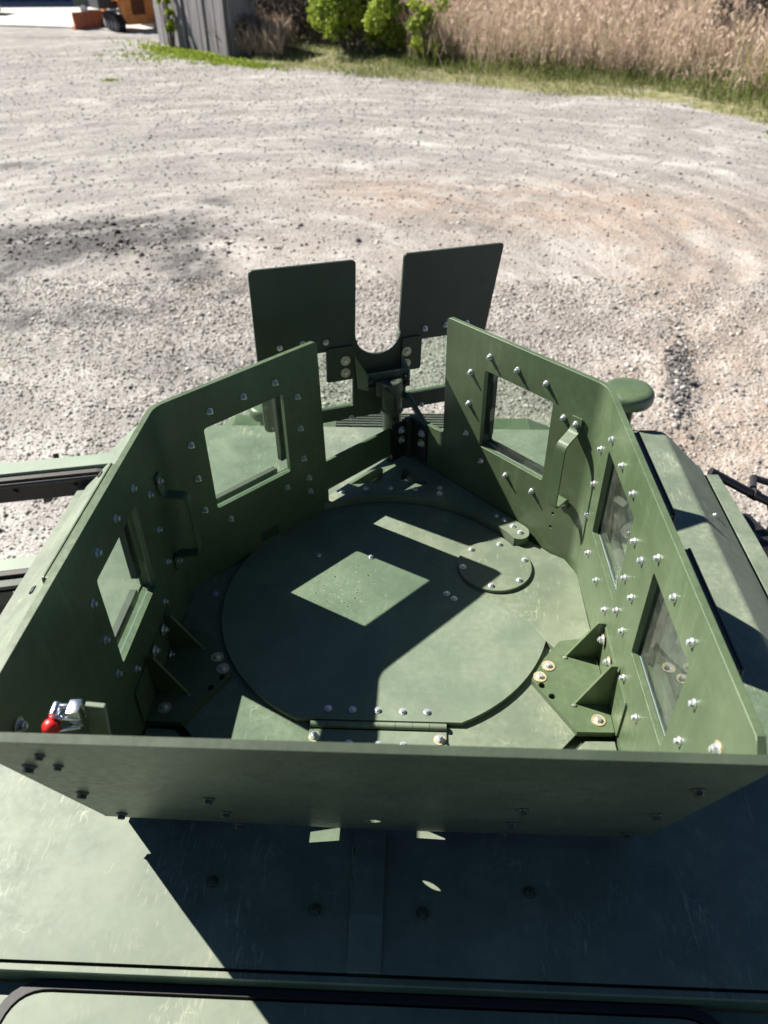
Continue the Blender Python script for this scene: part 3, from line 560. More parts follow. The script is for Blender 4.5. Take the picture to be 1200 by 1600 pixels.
# weld bead and drip along the strip
b = MB(); pth = [V((-.041+.003*math.sin(k*1.9)+.004*(k > 12 and k < 19), -.47-.0215*k, RZ+.002-(.022*(k-15)/5 if k > 15 else 0))) for k in range(20)]; b.tube(pth, .0028, 6); b.build('sealant_bead', P_DECK, roof)
for u, v in DB['roof']: bolt(B_GREEN, (u, v, RZ+.001), ZA, roof)
for q in ((.93, .50), (1.125, .62)): bolt(B_STD, (q[0], q[1], RZ+.001 if q[0] < 1 else -.162), ZA if q[0] < 1 else V((.55, 0, .83)), roof)
bolt(B_STUD, (1.125, .02, -.163), V((.55, 0, .83)), roof)
for yy in (.80, .17): boxp('clip', (-1.11, yy, -.158), (.016, .03, .012), BLACKST, roof, .002, Matrix.Rotation(-.6, 3, 'Y'))
# right gutter
b = MB(); b.sheet([(1.222, .985), (1.268, .985), (1.285, .6), (1.300, -1.0), (1.222, -1.0)], [], (V((0, 0, -.24)), XA, YA, ZA), .02); b.build('gutter_strip', P_ROOF, truck, .002)
boxp('gutter_channel', (1.205, -.0, -.262), (.05, 2.0, .02), P_DARK, truck)
b = MB(); b.sheet([(-1.175, .95), (-1.205, .95), (-1.215, -1.0), (-1.175, -1.0)], [], (V((0, 0, -.214)), XA, YA, ZA), .02); b.build('gutter_strip', P_ROOF, truck, .002)
# rear ledge, step and rear hatch panel
b = MB(); b.sheet([(-1.3, -.9065), (1.3, -.9065), (1.3, -.919), (-1.3, -.919)], [], (V((0, 0, -.124)), XA, YA, ZA), .010); b.build('rear_ledge', P_ROOF, truck, .0012)
boxp('rear_step', (0, -.9145, -.154), (2.6, .008, .038), P_PANEL, truck, .0005)
boxp('rear_shelf', (0, -1.49, -.19), (2.6, 1.14, .03), P_ROOF, truck)
b = MB(); rear = rpoly([(-.715, -2.0), (.69, -2.0), (.69, -.922), (-.715, -.922)], [.06, .06, .095, .095], 8)
rin = rpoly([(-.694, -1.97), (.669, -1.97), (.669, -.938), (-.694, -.938)], [.05, .05, .08, .08], 8)
b.sheet(rear, [rin], (V((0, 0, -.157)), XA, YA, ZA), .018); b.build('rubber_seal', RUBBER, truck, .004)
b = MB(); b.sheet(rpoly([(-.690, -1.965), (.665, -1.965), (.665, -.943), (-.690, -.943)], [.05, .05, .075, .075], 8), [], (V((0, 0, -.158)), XA, YA, ZA), .025); b.build('rear_hatch_panel', P_ROOF, truck, .004)
# sides, nose, wheels (mostly out of sight, they stand under the roof and throw its shadow)
for sx in (-1, 1):
    b = MB(); b.sheet([(-3.2, -.22), (1.02, -.22), (1.35, -.62), (1.35, -1.9), (-3.2, -1.9)] if sx > 0 else [(-3.2, -.22), (.90, -.22), (.90, -1.9), (-3.2, -1.9)], [rect(.1, .85, -.75, -.32, .04)] if sx > 0 else [rect(-.05, .85, -1.5, -.27, .03)], (V((sx*1.2, 0, 0)), YA, ZA, V((sx, 0, 0))), .06)
    b.build('body_side', P_PANEL, truck)
boxp('cab_floor', (0, 0, -1.85), (2.3, 5, .1), BLACKST, truck)
b = MB(); b.add([V((-1.1, 1.10, -.17)), V((1.1, 1.10, -.17)), V((1.1, 1.42, -.72)), V((-1.1, 1.42, -.72))], [(0, 1, 2, 3)]); b.build('windscreen', DGLASS, truck)
HZ = -.70
b = MB(); hp = [(-.78, HZ), (.66, HZ)]; vs = []
for y, dz in ((1.42, .02), (2.17, 0), (2.23, -.05), (2.26, -.5)):
    vs += [V((-1.12, y-.05, HZ-.14+dz*1.0)), V((-.93, y, HZ+dz)), V((.70, y, HZ+dz)), V((1.12, y-.05, HZ-.14+dz))]
b.add(vs, [(r*4+i, r*4+i+1, (r+1)*4+i+1, (r+1)*4+i) for r in range(3) for i in range(3)]); hood = b.build('hood', P_PANEL, truck, .004)
md = hood.modifiers.new('solid', 'SOLIDIFY'); md.thickness = .01
for k in range(6): boxp('louvre', (-.03, 2.055+k*.026, HZ+.008), (.66, .011, .012), P_ROOF, hood, .002, Matrix.Rotation(-.3, 3, 'X'))
boxp('louvre_recess', (-.03, 2.12, HZ+.0015), (.66, .165, .004), BLACKST, hood)
boxp('bumper', (0, 2.5, -1.9), (2.4, .3, .5), P_PANEL, truck, .03)
for sx in (-1, 1):
    boxp('fender', (sx*1.12, 1.9, -1.2), (.42, .9, .5), P_PANEL, truck, .05)
    for yy in (1.85, -2.2):
        b = MB(); b.lathe((sx*1.05, yy, GZ+.52), [(.0, -.16), (.30, -.16), (.46, -.15), (.52, -.09), (.52, .09), (.46, .15), (.30, .16), (0, .16)], 28, XA); wh_ = b.build('wheel', RUBBER, truck)
        b = MB(); b.lathe((sx*1.05, yy, GZ+.52), [(.0, .168), (.2, .168), (.27, .162), (.27, -.162), (.2, -.168), (0, -.168)], 20, XA); b.build('rim', P_DARK, wh_)
# mushroom vent caps
def mush(x, y, z, r, par):
    b = MB(); b.lathe((x, y, z), [(0, .020), (r*.7, .018), (r*.88, .013), (r*.965, .003), (r, -.010), (r*.99, -.032), (r*.93, -.042), (r*.3, -.046)], 40); a = b.build('vent_cap', P_PANEL, par)
    b = MB(); b.cyl((x, y, z-.25), (x, y, z-.04), r*.34); b.build('vent_stem', P_DARK, a)
mush(.925, 1.22, -.005, .104, truck); mush(-.735, 2.0, -.56, .075, truck)
boxp('vent_base', (.96, 1.17, -.20), (.24, .12, .02), P_PANEL, truck, .004)
# left door, standing open
dA = V((-1.10, .945, 0)); dU = V((-.977, -.213, 0)); dN = V((dU.y, -dU.x, 0)); dN = dN if dN.y < 0 else -dN
b = MB(); out = [(0, -.15), (1.05, -.15), (1.05, -1.75), (0, -1.75)]; hole = rpoly([(.13, -.262), (.93, -.262), (.93, -.62), (.13, -.62)], .05)
b.sheet(out, [hole], (dA, dU, ZA, dN), .078, None, .078); dr = b.build('door', simple('pale_door_paint', (.22, .27, .20), .4, 0, .08, 10), truck, .003, label='open left door standing out past the roof')
b = MB(); out = rpoly([(.02, -.162), (1.03, -.162), (1.03, -1.7), (.02, -1.7)], .04); b.sheet(out, [hole], (dA, dU, ZA, dN), .03, None, .1085); b.build('door_lining', BROWN, dr, .004)
b = MB(); b.cyl(dA+dU*.06+dN*.112+ZA*-.182, dA+dU*1.0+dN*.112+ZA*-.182, .010); b.build('trim_tube', BLACKST, dr)
for u in (.15, .37, .62, .9): bolt(B_DARKN, dA+dU*u+dN*.109+ZA*-.215, dN, dr)
b = MB(); b.box(dA+dU*.53+dN*.135+ZA*-.645, (.9, .05, .018), Matrix((dU, -dN, ZA)).transposed()); b.box(dA+dU*.53+dN*.15+ZA*-.70, (.9, .02, .07), Matrix((dU, -dN, ZA)).transposed()); b.build('sill_rail', P_DARK, dr, .002)
b = MB(); b.box(dA+dU*.3+dN*.162+ZA*-.665, (.4, .012, .012), Matrix((dU, -dN, ZA)).transposed()); b.cyl(dA+dU*.28+dN*.16+ZA*-.66, dA+dU*.28+dN*.19+ZA*-.66, .014); b.build('door_latch', CHROME, dr, .002)
# left mirror arm
b = MB(); b.tube([V((-1.30, 1.20, -.35)), V((-1.22, 1.08, -.30)), V((-1.12, .98, -.27))], .016); b.tube([V((-1.45, 1.13, -.33)), V((-1.27, 1.16, -.33))], .011); b.tube([V((-1.50, 1.10, -.37)), V((-1.42, 1.12, -.35)), V((-1.38, 1.09, -.42))], .014)
b.box((-1.52, 1.12, -.42), (.03, .10, .16)); b.tube([V((-1.46, 1.15, -.30)), V((-1.44, 1.10, -.40)), V((-1.30, 1.06, -.40)), V((-1.26, 1.2, -.42))], .012); b.build('mirror_arm', BLACKST, truck)
b = MB(); b.cyl((-1.245, 1.115, -.315), (-1.225, 1.085, -.305), .021); b.cyl((-1.40, 1.138, -.33), (-1.30, 1.155, -.33), .0125); b.build('clamp_collar', CHROME, truck)
# right mirror bracket
b = MB(); b.tube([V((1.25, 1.02, -.25)), V((1.40, 1.0, -.325)), V((1.52, 1.0, -.385)), V((1.56, .99, -.48)), V((1.52, .98, -.70)), V((1.45, .95, -.80)), V((1.28, .92, -.83))], .018); b.tube([V((1.27, .90, -.45)), V((1.40, .93, -.56)), V((1.54, .98, -.56))], .014); b.tube([V((1.44, 1.02, -.33)), V((1.49, 1.14, -.36)), V((1.66, 1.1, -.40))], .014)
mb_ = b.build('mirror_bracket', BLACKST, truck)
b = MB(); b.cyl((1.43, 1.0, -.338), (1.455, 1.0, -.352), .023); b.build('clamp_collar', BLACKST, mb_)
b = MB(); b.box((1.41, 1.03, -.66), (.22, .07, .24), Matrix.Rotation(.25, 3, 'Z')); b.build('mirror_housing', BLACKST, mb_, .02)
MB().box((1.43, .93, -.60), (.16, .22, .26), Matrix.Rotation(.3, 3, 'Z')).build('mirror_back', BLACKST, mb_, .02)
MB().tube([V((1.24, .96, -.30)), V((1.36, .90, -.42)), V((1.5, .86, -.50)), V((1.56, .80, -.50))], .013).build('brace_tube', BLACKST, mb_)
b = MB(); b.box((1.40, 1.02, -.95), (.36, .6, .5)); b.build('step_box', BLACKST, truck, .01)
for k in range(3): boxp('grille_bar', (1.30+.02*k, 1.0, -.42-k*.06), (.09, .012, .012), P_DARK, truck, .001, Matrix.Rotation(.2, 3, 'Z'))
b = MB(); b.box((1.3, .45, -.90), (.16, 1.2, .02)); b.build('running_board', BLACKST, truck, .003)

# ================================================================ TURRET
H = .578; T = .0145
PT = {k: V(v) for k, v in DPTS.items()}
def frame(a, b, inward):
    u = (b-a).normalized(); n = u.cross(ZA); n = n if n.dot(inward) > 0 else -n; return (a, u, ZA, n)
FR = {'Rf': frame(PT['r2'], PT['r1'], V((-1, -1, 0))), 'Rs': frame(PT['r2'], PT['r3'], V((-1, 0, 0))), 'Lf': frame(PT['l2'], PT['l1'], V((1, -1, 0))), 'Ls': frame(PT['l2'], PT['l3'], V((1, 0, 0)))}
def P(fr, u, v, n=0): O, a, b_, c = fr; return O+a*u+b_*v+c*n
turret = thing('gun_turret', (0, 0, RZ), 'olive gunner turret of bolted armour plates with glass windows and round hatch', 'gun turret')
def panel(side, fo, so, fh, sh, label):
    """one sheet bent between its front and its side leaf"""
    F, Sd = FR[side+'f'], FR[side+'s']; r = .07
    phi = F[1].angle(Sd[1]); a = r*math.tan((math.pi-phi)/2); b = MB()
    on = lambda A, B: abs(A[0]-a) < 1e-6 and abs(B[0]-a) < 1e-6
    b.sheet([(a, -.095)]+fo+[(a, H)], fh, F, T, on); b.sheet([(a, -.095)]+so+[(a, H)], sh, Sd, T, on)
    A, B = P(F, a, 0), P(Sd, a, 0); C = A+F[3]*r; va, vb = (A-C), (B-C); tot = va.angle(vb); ax = va.cross(vb).normalized(); K = 8; vs = []
    for i in range(K+1):
        d = Matrix.Rotation(tot*i/K, 3, ax) @ va.normalized()
        for rr in (r, r+T):
            for z in (-.095, H): vs.append(C+d*rr+ZA*z)
    fs = []
    for i in range(K):
        o = i*4; fs += [(o, o+1, o+5, o+4), (o+2, o+6, o+7, o+3), (o+1, o+3, o+7, o+5), (o, o+4, o+6, o+2)]
    b.add(vs, fs, True)
    ob = b.build('armour_panel', P_PANEL, turret, 0, label=label); ob.data.shade_smooth() if hasattr(ob.data, 'shade_smooth') else None
    try: ob.data.set_sharp_from_angle(angle=math.radians(25))
    except Exception: pass
    md = ob.modifiers.new('edge', 'BEVEL'); md.width = .0012; md.segments = 2; md.limit_method = 'ANGLE'; md.angle_limit = math.radians(50)
    md = ob.modifiers.new('wn', 'WEIGHTED_NORMAL'); md.weight = 100; md.keep_sharp = True
    return ob
wr = .008
def W(a): return rect(*a, wr)
wRf, wLf, wRs, wRs2, wLs = (.152, .398, .2135, .468), (.119, .375, .209, .465), (.113, .374, .2075, .462), (.547, .790, .225, .460), (.222, .472, .211, .455)
rear_u = lambda z, y2: y2+.645+.228*z/H
so_r = [(rear_u(-.095, PT['r2'].y)-.0015, -.095), (rear_u(H-.02, PT['r2'].y)-.0015, H-.02), (rear_u(H-.02, PT['r2'].y)-.022, H)]
so_l = [(rear_u(-.095, PT['l2'].y)-.0015, -.095), (rear_u(H-.02, PT['l2'].y)-.0015, H-.02), (rear_u(H-.02, PT['l2'].y)-.022, H)]
fo_r = [(.712, -.095), (.712, .182)]+rpoly([(.712, .182), (.5545, .186), (.5585, H), (.4, H)], [0, .012, .014, 0], 4)[1:-1]
fo_l = [(.512, -.095), (.512, .10)]+rpoly([(.512, .10), (.5045, H), (.3, H)], [0, .014, 0], 4)[1:-1]
small = lambda u, v, r=.005: arc((u, v), r, 0, 324, 9)
pR = panel('R', fo_r, so_r, [W(wRf), small(.0975, .125), small(.099, .075)], [W(wRs), W(wRs2)], 'right armour panel, sunlit, with three glass windows')
pL = panel('L', fo_l, so_l, [W(wLf), rect(.243, .309, .004, .050, .004)], [W(wLs)], 'left armour panel, inner face in shade, with two glass windows')
for k, me_, par in (('Rf', B_STUD, pR), ('Rs', B_STD, pR), ('Lf', B_STUD, pL), ('Ls', B_STD, pL), ('Rs_br', B_BIG, pR), ('Ls_br', B_BIG, pL), ('Rs_big', B_BIG, pR), ('Ls_big', B_BIG, pL), ('Lh', B_STD, pL)):
    for u, v in DB[k]: bolt(me_, P(FR[k[:2] if k != 'Lh' else 'Ls'], u, v, .0065 if k[2:] == '_br' or (k == 'Lh') else .0002), FR[k[:2] if k != 'Lh' else 'Ls'][3], par)
def mat3(fr): return Matrix((fr[1], fr[2], fr[3])).transposed()
def window(par, fr, a, flip=1, dp=.054, mi=.018, fm=None):
    fm = fm or P_DARK
    u0, u1, v0, v1 = a; mo = mi+.016
    b = MB(); b.sheet(rect(u0-mi+.001, u1+mi-.001, v0-mi+.001, v1+mi-.001), [], fr, .026, None, -T-.004); gl = b.build('window_pane', GLASS, par)
    b = MB(); b.sheet(rect(u0-mo, u1+mo, v0-mo, v1+mo, .004), [rect(u0-mi, u1+mi, v0-mi, v1+mi)], fr, dp, None, -T-.0005); f = b.build('window_frame', fm, par, .001)
    b = MB(); b.sheet(rect(u0-mo-.002, u1+mo+.002, v0-mo-.002, v1+mo+.002, .006), [rect(u0-mi+.004, u1+mi-.004, v0-mi+.004, v1+mi-.004, .006)], fr, .004, None, -T-.001-dp); b.build('retainer', fm, f, .001)
    # added strips imitate the refracted glass edges seen inside the opening
    e = min(mi-.002, .030)
    L = rect(u1+.002, u1+e, v0+.012, v1+.01, .004) if flip > 0 else rect(u0-e, u0-.002, v0+.012, v1+.01, .004)
    MB().sheet(L, [], fr, .016, None, -T-.031).build('refraction_strip', RUBBER, gl)
    lo, hi = (u0-.002, u1-.016) if flip > 0 else (u0+.016, u1+.002)
    MB().sheet(rect(u0-.001, u1+.001, v0-.008, v0-.001), [], fr, .003, None, -T-.0008).build('glass_edge', GEDGE, gl)
    MB().sheet(rect(lo, hi, v0-e, v0-.003, .005), [], fr, .016, None, -T-.031).build('refraction_strip', GREFR, gl)
GREFR = simple('grey_refraction', (.06, .07, .055), .5)  # grey of the refracted lower glass edge
GEDGE = simple('pale_glass_edge', (.17, .23, .20), .25)
window(pR, FR['Rf'], wRf, 1); window(pR, FR['Rs'], wRs, -1); window(pR, FR['Rs'], wRs2, -1); window(pL, FR['Lf'], wLf, 1, .05, .042, P_PANEL); window(pL, FR['Ls'], wLs, -1, .046, .050, P_PANEL)
P_ = P(FR['Lf'], .276, .026, -.008); MB().box(P_, (.070, .036, .010), mat3(FR['Lf'])).build('slot_tab', P_DARK, pL, .001)
# grab handles
def handle(par, fr, u, pth, wid): b = MB(); b.strap(pth, wid, .0045, fr[0], fr[3], fr[2], fr[1], u); return b.build('grab_handle', P_PANEL, par, .0008)
def smooth_path(L, r=.012): return [tuple(q) for q in rpolyopen(L, r)]
def rpolyopen(pts, r):
    out = [pts[0]]
    for i in range(1, len(pts)-1):
        p = V(pts[i]); a = (V(pts[i-1])-p); b = (V(pts[i+1])-p); d = min(r, a.length*.45, b.length*.45); a.normalize(); b.normalize()
        for k in range(5): t = k/4; A, B = p+a*d, p+b*d; out.append(tuple(A.lerp(p, t).lerp(p.lerp(B, t), t)))
    return out+[pts[-1]]
hd = handle(turret, FR['Rf'], .0665, smooth_path([(.004, .462), (.004, .424), (.058, .396), (.060, .196), (.012, .206), (.004, .198), (.004, .168)], .014), .032)
for v in (.4424, .1831): bolt(B_STUD, P(FR['Rf'], .0665, v, .0065), FR['Rf'][3], hd)
for q in (6, 6): DB['Rf']
hd = handle(turret, FR['Ls'], .082, smooth_path([(.004, .440), (.004, .400), (.014, .382), (.070, .380), (.072, .196), (.012, .190), (.004, .182), (.004, .146)], .018), .030)
# rear plate
ry = V((0, -.645, 0)); rvv = V((0, -.2279, H)).normalized(); rn = V((0, -1, 0)); rn = (XA.cross(rvv)); rn = rn if rn.y < 0 else -rn
RE = (ry, XA, rvv, -rn); Lr = math.hypot(.2279, H)
bot = DREO; out = rpoly([(-.573, Lr), (-.573, bot[0][1]), (bot[0][0]-.012, bot[0][1]-.004), (bot[1][0], bot[1][1]), (bot[2][0]+.006, bot[2][1]-.004), (.583, bot[2][1]+.02), (.583, Lr-.002)], [.004, 0, .01, 0, .01, 0, .004], 3)
b = MB(); b.sheet(out, [arc((.0, .0278), .0175, 0, 345, 23)], RE, .014, None, -.000); rear = b.build('rear_panel', P_REAR_SHADE, turret, .0012, label='sloping rear armour plate nearest the camera')
for i, (u, v) in enumerate(DB['Re']): bolt(B_GREEN if i not in (2, 3) else B_GSM, P(RE, u, v, -.0142), rn, rear)
# floor deck
FL = lambda z: (V((0, 0, z)), XA, YA, ZA)
b = MB(); dk_ = [(.052, .688), (.03, .648), (-.195, .418), (-.262, .355), (-.51, .10), (-.545, .04), (-.547, -.4), (-.468, -.4154), (-.43, -.455), (-.41, -.615), (-.232, -.615), (-.232, -.572), (-.170, -.560), (-.158, -.566), (-.158, -.615), (.004, -.615), (.004, -.558), (.03, -.562), (.074, -.580), (.082, -.615), (.41, -.615), (.423, -.4556), (.465, -.411), (.548, -.40), (.546, .12), (.52, .19), (.17, .57)]
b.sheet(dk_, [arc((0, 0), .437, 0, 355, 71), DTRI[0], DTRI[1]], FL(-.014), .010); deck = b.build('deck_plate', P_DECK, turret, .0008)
b = MB()
for s in (-1, 1): b = MB(); b.sheet([(s*.480, -.432), (s*.548, -.428), (s*.548, -.600), (s*.425, -.628), (s*.442, -.470)], [], FL(-.0165), .008); b.build('corner_plate', P_DECK, turret, .0008)
b = MB(); b.lathe((0, 0, 0), [(.478, -.024), (.478, -.108), (.436, -.108), (.436, -.03), (.40, -.03), (.40, -.026), (.4375, -.0242)], 72); b.build('turret_ring', P_DARK, turret)
for u, v in DB['deck']: bolt(B_CAP, (u, v, -.0139), ZA, deck)
for s in (-1, 1): MB().sheet([(s*.38, -.38), (s*.548, -.38), (s*.548, -.61), (s*.33, -.61), (s*.33, -.50)], [], FL(-.030), .003).build('corner_light_stop', P_DARK, turret)  # added plate, blocks stray sunlight through the corner gaps
# hatch lid
a0 = math.degrees(math.asin(-.402/.447)); b = MB(); lid = arc((0, 0), .447, a0, 180-a0, 96)
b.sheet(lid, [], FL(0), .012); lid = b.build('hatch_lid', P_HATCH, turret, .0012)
for u, v in DB['hatch']: bolt(B_CAP, (u, v, .0001), ZA, lid)
b = MB(); L = [(.4238, -.1346), (.402, -.09), (.379, -.0552), (.3453, -.032), (.3053, -.0088), (.2254, .0469), (.155, .128), (.0841, .2134), (.064, .240), (.045, .258), (.0253, .2654), (.012, .29), (.03, .36)]+arc((0, 0), .443, 82, 33, 14)+[(.43, .245), (.52, .186), (.546, .12), (.547, -.20), (.47, -.20)]
b.sheet(rpoly(L, [0]*len(L)), [], FL(.0006), .013); b.build('fixed_segment', P_DECK, turret, .0006)
b = MB(); b.lathe((.312, .1425, 0), [(0, .011), (.1055, .011), (.1068, .0100), (.1068, .0015), (0, .0015)], 56); b.sm = [False]*len(b.sm); cv = b.build('cover_disc', P_DECK, turret)
for u, v in DB['cover']: bolt(B_CAP, (u, v, .0112), ZA, cv)
# hinge
b = MB(); b.sheet([(-.160, -.424), (.160, -.424), (.160, -.54), (-.160, -.54)], [], FL(-.0085), .005); leaf = b.build('hinge_leaf', P_HATCH, turret, .0006)
for k in range(8):
    x0 = -.160+k*.04; b = MB(); b.cyl((x0+.0004, -.413, -.0055), (x0+.0396, -.413, -.0055), .0085, seg=20); b.build('hinge_knuckle', P_HATCH, leaf)
for i, (u, v) in enumerate(DB['leaf']): bolt(B_BIG if i in (0, 4) else B_CAP, (u, v, -.0084), ZA, leaf)
# raised front arch
b = MB(); inner = arc((0, 0), .452, 33.5, 134, 40)
out = [(-.3145, .325), (-.345, .335), (-.2153, .4101+.01), (-.0187, .6662), (.0243, .7000), (.0574, .688), (.1601, .5789), (.4143, .3067)]; L = [(-.325, .335), (-.2153, .425), (-.0187, .6662), (.0143, .694), (.0574, .684), (.1601, .5789), (.4143, .3067)]
tip = [(.4235, .292), (.4246, .2762), (.4210, .2610), (.4110, .2500), (.398, .2445), (.3848, .245)]
b.sheet(L+tip+inner, [rpoly(DTRI[0], [.004, .012, .006, .012]), rpoly(DTRI[1], [.010, .008, .006, .012]), arc((-.004, .655), .014, 0, 330, 11)], FL(.026), .040, None); arch = b.build('front_arch', P_DECK, turret, .0015)
for i, (u, v) in enumerate(DB['arch']): bolt(B_CAP, (u, v, .0261), ZA, arch)
# low wall that carries the left plate on to the apex, light passes under it
b = MB(); b.sheet(rpoly([(.44, .058), (.868, .058), (.868, .1585), (.44, .168)], [.004, 0, .004, .01], 3), [], FR['Lf'], .010, None, -T-.0005); low = b.build('low_front_wall', P_PANEL, turret, .001)
for fr, u0, u1, us in ((FR['Lf'], .80, .866, .842), (FR['Rf'], .625, .710, .6455)):
    b = MB(); b.sheet(rect(u0, u1, .035, .176, .01), [], fr, .006, None, .0065 if fr is FR['Rf'] else -.0055); ab = b.build('apex_bracket', BLACKST, turret, .001)
    for v in (.145, .108): bolt(B_BIG, P(fr, us, v, .007 if fr is FR['Rf'] else -.005), fr[3], ab)
MB().box((.058, .690, .100), (.045, .035, .14), Matrix.Rotation(.78, 3, 'Z')).build('apex_angle', P_DARK, turret, .002)
MB().box((0, .57, -.075), (.30, .16, .02)).build('hole_shade_liner', BLACKST, turret)  # black sheet added below the arch holes, stands in for their shade
# gusset brackets
for s, fr, pts, top1, top2 in ((1, FR['Rs'], [(.3724, -.270), (.4611, -.421), (.546, -.420), (.546, -.125), (.4595, -.1402), (.4123, -.2005)], .122, .137), (-1, FR['Ls'], [(-.3724, -.270), (-.4631, -.4257), (-.546, -.424), (-.546, -.125), (-.4595, -.1402), (-.4123, -.2005)], .112, .125)):
    b = MB(); hl = [small(s*.396, -.288, .0085), small(s*.4165, -.3205, .0085)]; b.sheet(rpoly(pts, [.008, .004, 0, 0, .012, .012]), hl, FL(.0035), .0165)
    xw = s*(.5535 if s > 0 else .5525)
    br = b.build('gusset_bracket', P_PANEL, turret, .001)
    b = MB(); b.sheet(rect(-.43, -.145, -.002, .118 if s > 0 else .11, .01), [], (V((xw-s*.006, 0, 0)), YA, ZA, V((-s, 0, 0))), .006, None, .0); b.build('wall_flange', P_PANEL, br, .0008)
    for y, tz in ((-.193, top1), (-.342, top2)):
        b = MB(); x0, x1 = xw-s*.007, s*.4665; L = [(x0, 0), (x1, 0), (x1+s*.004, .006), (x0-s*.016, tz), (x0, tz)]
        b.sheet(L, [], (V((0, y, .0034)), XA, ZA, V((0, -1, 0))), .008); b.build('gusset', P_PANEL, br, .001); MB().ball((s*.4655, y-.004, .0045), .0052, 10, 6, (1.3, 1, .5)).build('weld_spot', P_ROOF, br)
    for u, v in DB['brR' if s > 0 else 'brL']: bolt(B_DISC, (u, v, .0036), ZA, br)
# toggle latch with red ball, on the rear plate
b = MB(); b.box((-0.4150, -0.7930, 0.4850), (.030, .009, .115), Matrix.Rotation(.12, 3, 'Y')); lt = b.build('latch_bracket', P_ROOF, turret, .0015)
b = MB(); b.box((-0.4355, -0.8030, 0.5330), (.018, .026, .034), Matrix.Rotation(.1, 3, 'Z')); b.tube([V((-0.4270, -0.7960, 0.5410)), V((-0.4660, -0.8020, 0.5450))], .0052, 10); b.tube([V((-0.4270, -0.8140, 0.5330)), V((-0.4680, -0.8140, 0.5350))], .0042, 10); b.tube([V((-0.4280, -0.8180, 0.5190)), V((-0.4640, -0.8250, 0.5170)), V((-0.4720, -0.8280, 0.5250))], .0038, 8)
b.box((-0.4600, -0.8090, 0.5370), (.014, .022, .010)); b.cyl((-0.4640, -0.7960, 0.5450), (-0.4640, -0.8180, 0.5430), .0075); b.build('toggle_clamp', CHROME, lt, .001)
b = MB(); b.ball((-0.4680, -0.8250, 0.5270), .0135, 20, 14); b.build('red_knob', RED, lt)
b = MB(); b.cyl((-0.4830, -0.8400, 0.5050), (-0.4760, -0.8340, 0.5150), .009); b.build('clamp_rod', CHROME, lt)
# gun mount and shield
SH_u, SH_v = V((.9121, .4086, -.0348)), V((.0318, .0142, .9994)); SH = (V((-.41, .605, .70)), SH_u, SH_v, V((.4086, -.9121, 0)).normalized())
uo = [(.3262, -.235)]+[(.4055-.0795*math.cos(math.radians(a)), -.238-.079*math.sin(math.radians(a))) for a in range(12, 170, 13)]+[(.4778, -.235)]
top = rpoly([(0, 0), (.3278, -.002), (.3262, -.235)], [.016, .014, 0], 4); top = rpoly([(.0, -.5), (0, 0), (.3278, -.002), (.3262, -.235)], [0, .016, .014, 0], 4)[1:-1]
tr_ = rpoly([(.4778, -.235), (.4858, 0), (.8326, 0), (.766, -.541)], [0, .014, .010, 0], 4)[1:-1]
out = top+uo+tr_+rpoly([(.8326, 0), (.766, -.541), (.012, -.541), (0, 0)], [0, .01, .025, 0], 4)[1:-1]
swL, swR = (.060, .3185, -.494, -.285), (.510, .748, -.484, -.288)
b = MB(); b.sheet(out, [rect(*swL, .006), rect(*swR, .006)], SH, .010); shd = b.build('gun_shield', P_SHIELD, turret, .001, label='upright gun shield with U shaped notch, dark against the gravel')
for a in (swL, swR):
    b = MB(); b.sheet(rect(a[0]-.015, a[1]+.015, a[2]-.015, a[3]+.015), [], SH, .028, None, -.013); b.build('window_pane', GLASS, shd)
    b = MB(); b.sheet(rect(a[0]-.02, a[1]+.02, a[2]-.02, a[3]+.02, .004), [rect(a[0]-.016, a[1]+.016, a[2]-.016, a[3]+.016)], SH, .040, None, -.0105); b.build('window_frame', P_PANEL, shd, .001)
for u, v in DB['Sh']: bolt(B_STUD, P(SH, u, v, .0002), SH[3], shd)
for u0, u1, uw in ((.226, .318, .2895), (.488, .558, .5043)):
    b = MB(); b.sheet(rect(u0, u1, -.390, -.272, .008), [], SH, .007, None, .0075); fl = b.build('mount_flange', P_SHIELD, turret, .001)
    for v in (-.3205, -.3630): bolt(B_DISC, P(SH, uw, v, .0078), SH[3], fl)
pc = V((-.004, .722, 0))
b = MB(); b.cyl(pc+ZA*-.11, pc+ZA*.20, .031, seg=28); b.build('mount_post', P_PANEL, turret)
b = MB(); b.lathe(pc, [(.012, .20), (.012, .298), (.032, .298), (.036, .295), (.036, .268), (.034, .20), (.039, .194), (.039, .186), (.031, .182)], 32)
b.box(pc+V((-.034, .0, .272)), (.034, .04, .050)); b.sheet(rpoly([(-.026, .29), (.020, .25), (.026, .165), (.012, .148), (.000, .160), (-.024, .22)], .006), [arc((.0115, .172), .0055, 0, 330, 11)], (pc+V((0, -.034, 0)), XA, ZA, V((0, -1, 0))), .012, None, .004)
mt = b.build('pintle_socket', P_DARK, turret, .001)
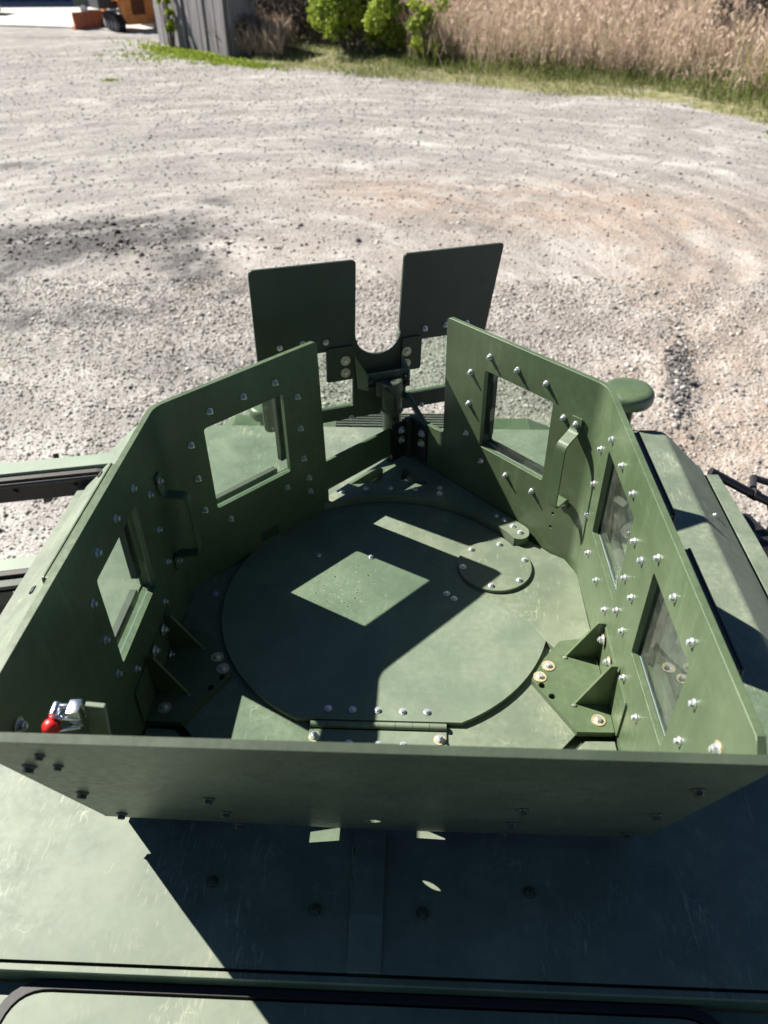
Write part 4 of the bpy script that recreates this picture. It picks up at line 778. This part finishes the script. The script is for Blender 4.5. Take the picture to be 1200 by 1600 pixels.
b = MB(); b.cyl(pc+V((0, 0, .2985)), pc+V((0, 0, .2992)), .0135); b.box(pc+V((.012, -.0345, .225)), (.010, .008, .05)); b.build('pin_hole', BLACKST, mt)
def quadplate(name, pts, t, mat, par, bev=.0008):
    a = [V(p) for p in pts]; n = (a[1]-a[0]).cross(a[2]-a[0]).normalized()*t; k = len(a); b = MB(); b.add(a+[p+n for p in a], [tuple(range(k)), tuple(range(2*k-1, k-1, -1))]+[(i, (i+1) % k, k+(i+1) % k, k+i) for i in range(k)]); return b.build(name, mat, par, bev)
cL, cR = V((-.081, .715, 0)), V((.056, .757, 0))
quadplate('cradle_cheek', [cL+ZA*.313, cL+ZA*.258, P(SH, .3306, -.4263, .012), P(SH, .318, -.305, .012)], .006, P_PANEL, mt)
quadplate('cradle_cheek', [cR+ZA*.318, P(SH, .4862, -.322, .012), P(SH, .4909, -.400, .012), cR+ZA*.262], .005, P_ROOF, mt)
quadplate('cradle_plate', [cL+ZA*.314, cR+ZA*.318, cR+ZA*.258, cL+ZA*.258], .007, P_DARK, mt)
quadplate('cradle_lip', [cL+V((.0, .002, .3145)), cR+V((0, .002, .3185)), cR+V((.0, .012, .319)), cL+V((.0, .012, .315))], .003, P_ROOF, mt)
for q in (-.068, .046):
    for z in (.297, .273): bolt(B_DARKN, pc+V((q, -.004+(q+.068)*.3 -.004, z)), V((.25, -1, 0)), mt)
b = MB(); b.tube([V((.030, .73, .243)), V((.050, .715, .241)), V((.120, .635, .160))], .0100, 14); b.build('brace_rod', P_DARK, turret)
# faint chalk line left on the lid
b = MB(); xs_ = np.linspace(-.20, .27, 90); pth = [V((float(x), .395-.12*float(x)**2*1.2+.006*math.sin(x*95)+.004*math.sin(x*41+1)-(.02 if x > .15 else 0), .0022)) for x in xs_]
for a, c in zip(pth[:-1], pth[1:]):
    if noise.noise(a*22) > -.12: b.cyl(a, c, .0007, seg=4)
b.build('chalk_scribble', simple('chalk', (.17, .20, .15), .9), turret)
print('objects', len(bpy.data.objects), 'tris', sum(len(o.data.polygons) for o in bpy.data.objects if o.type == 'MESH'))
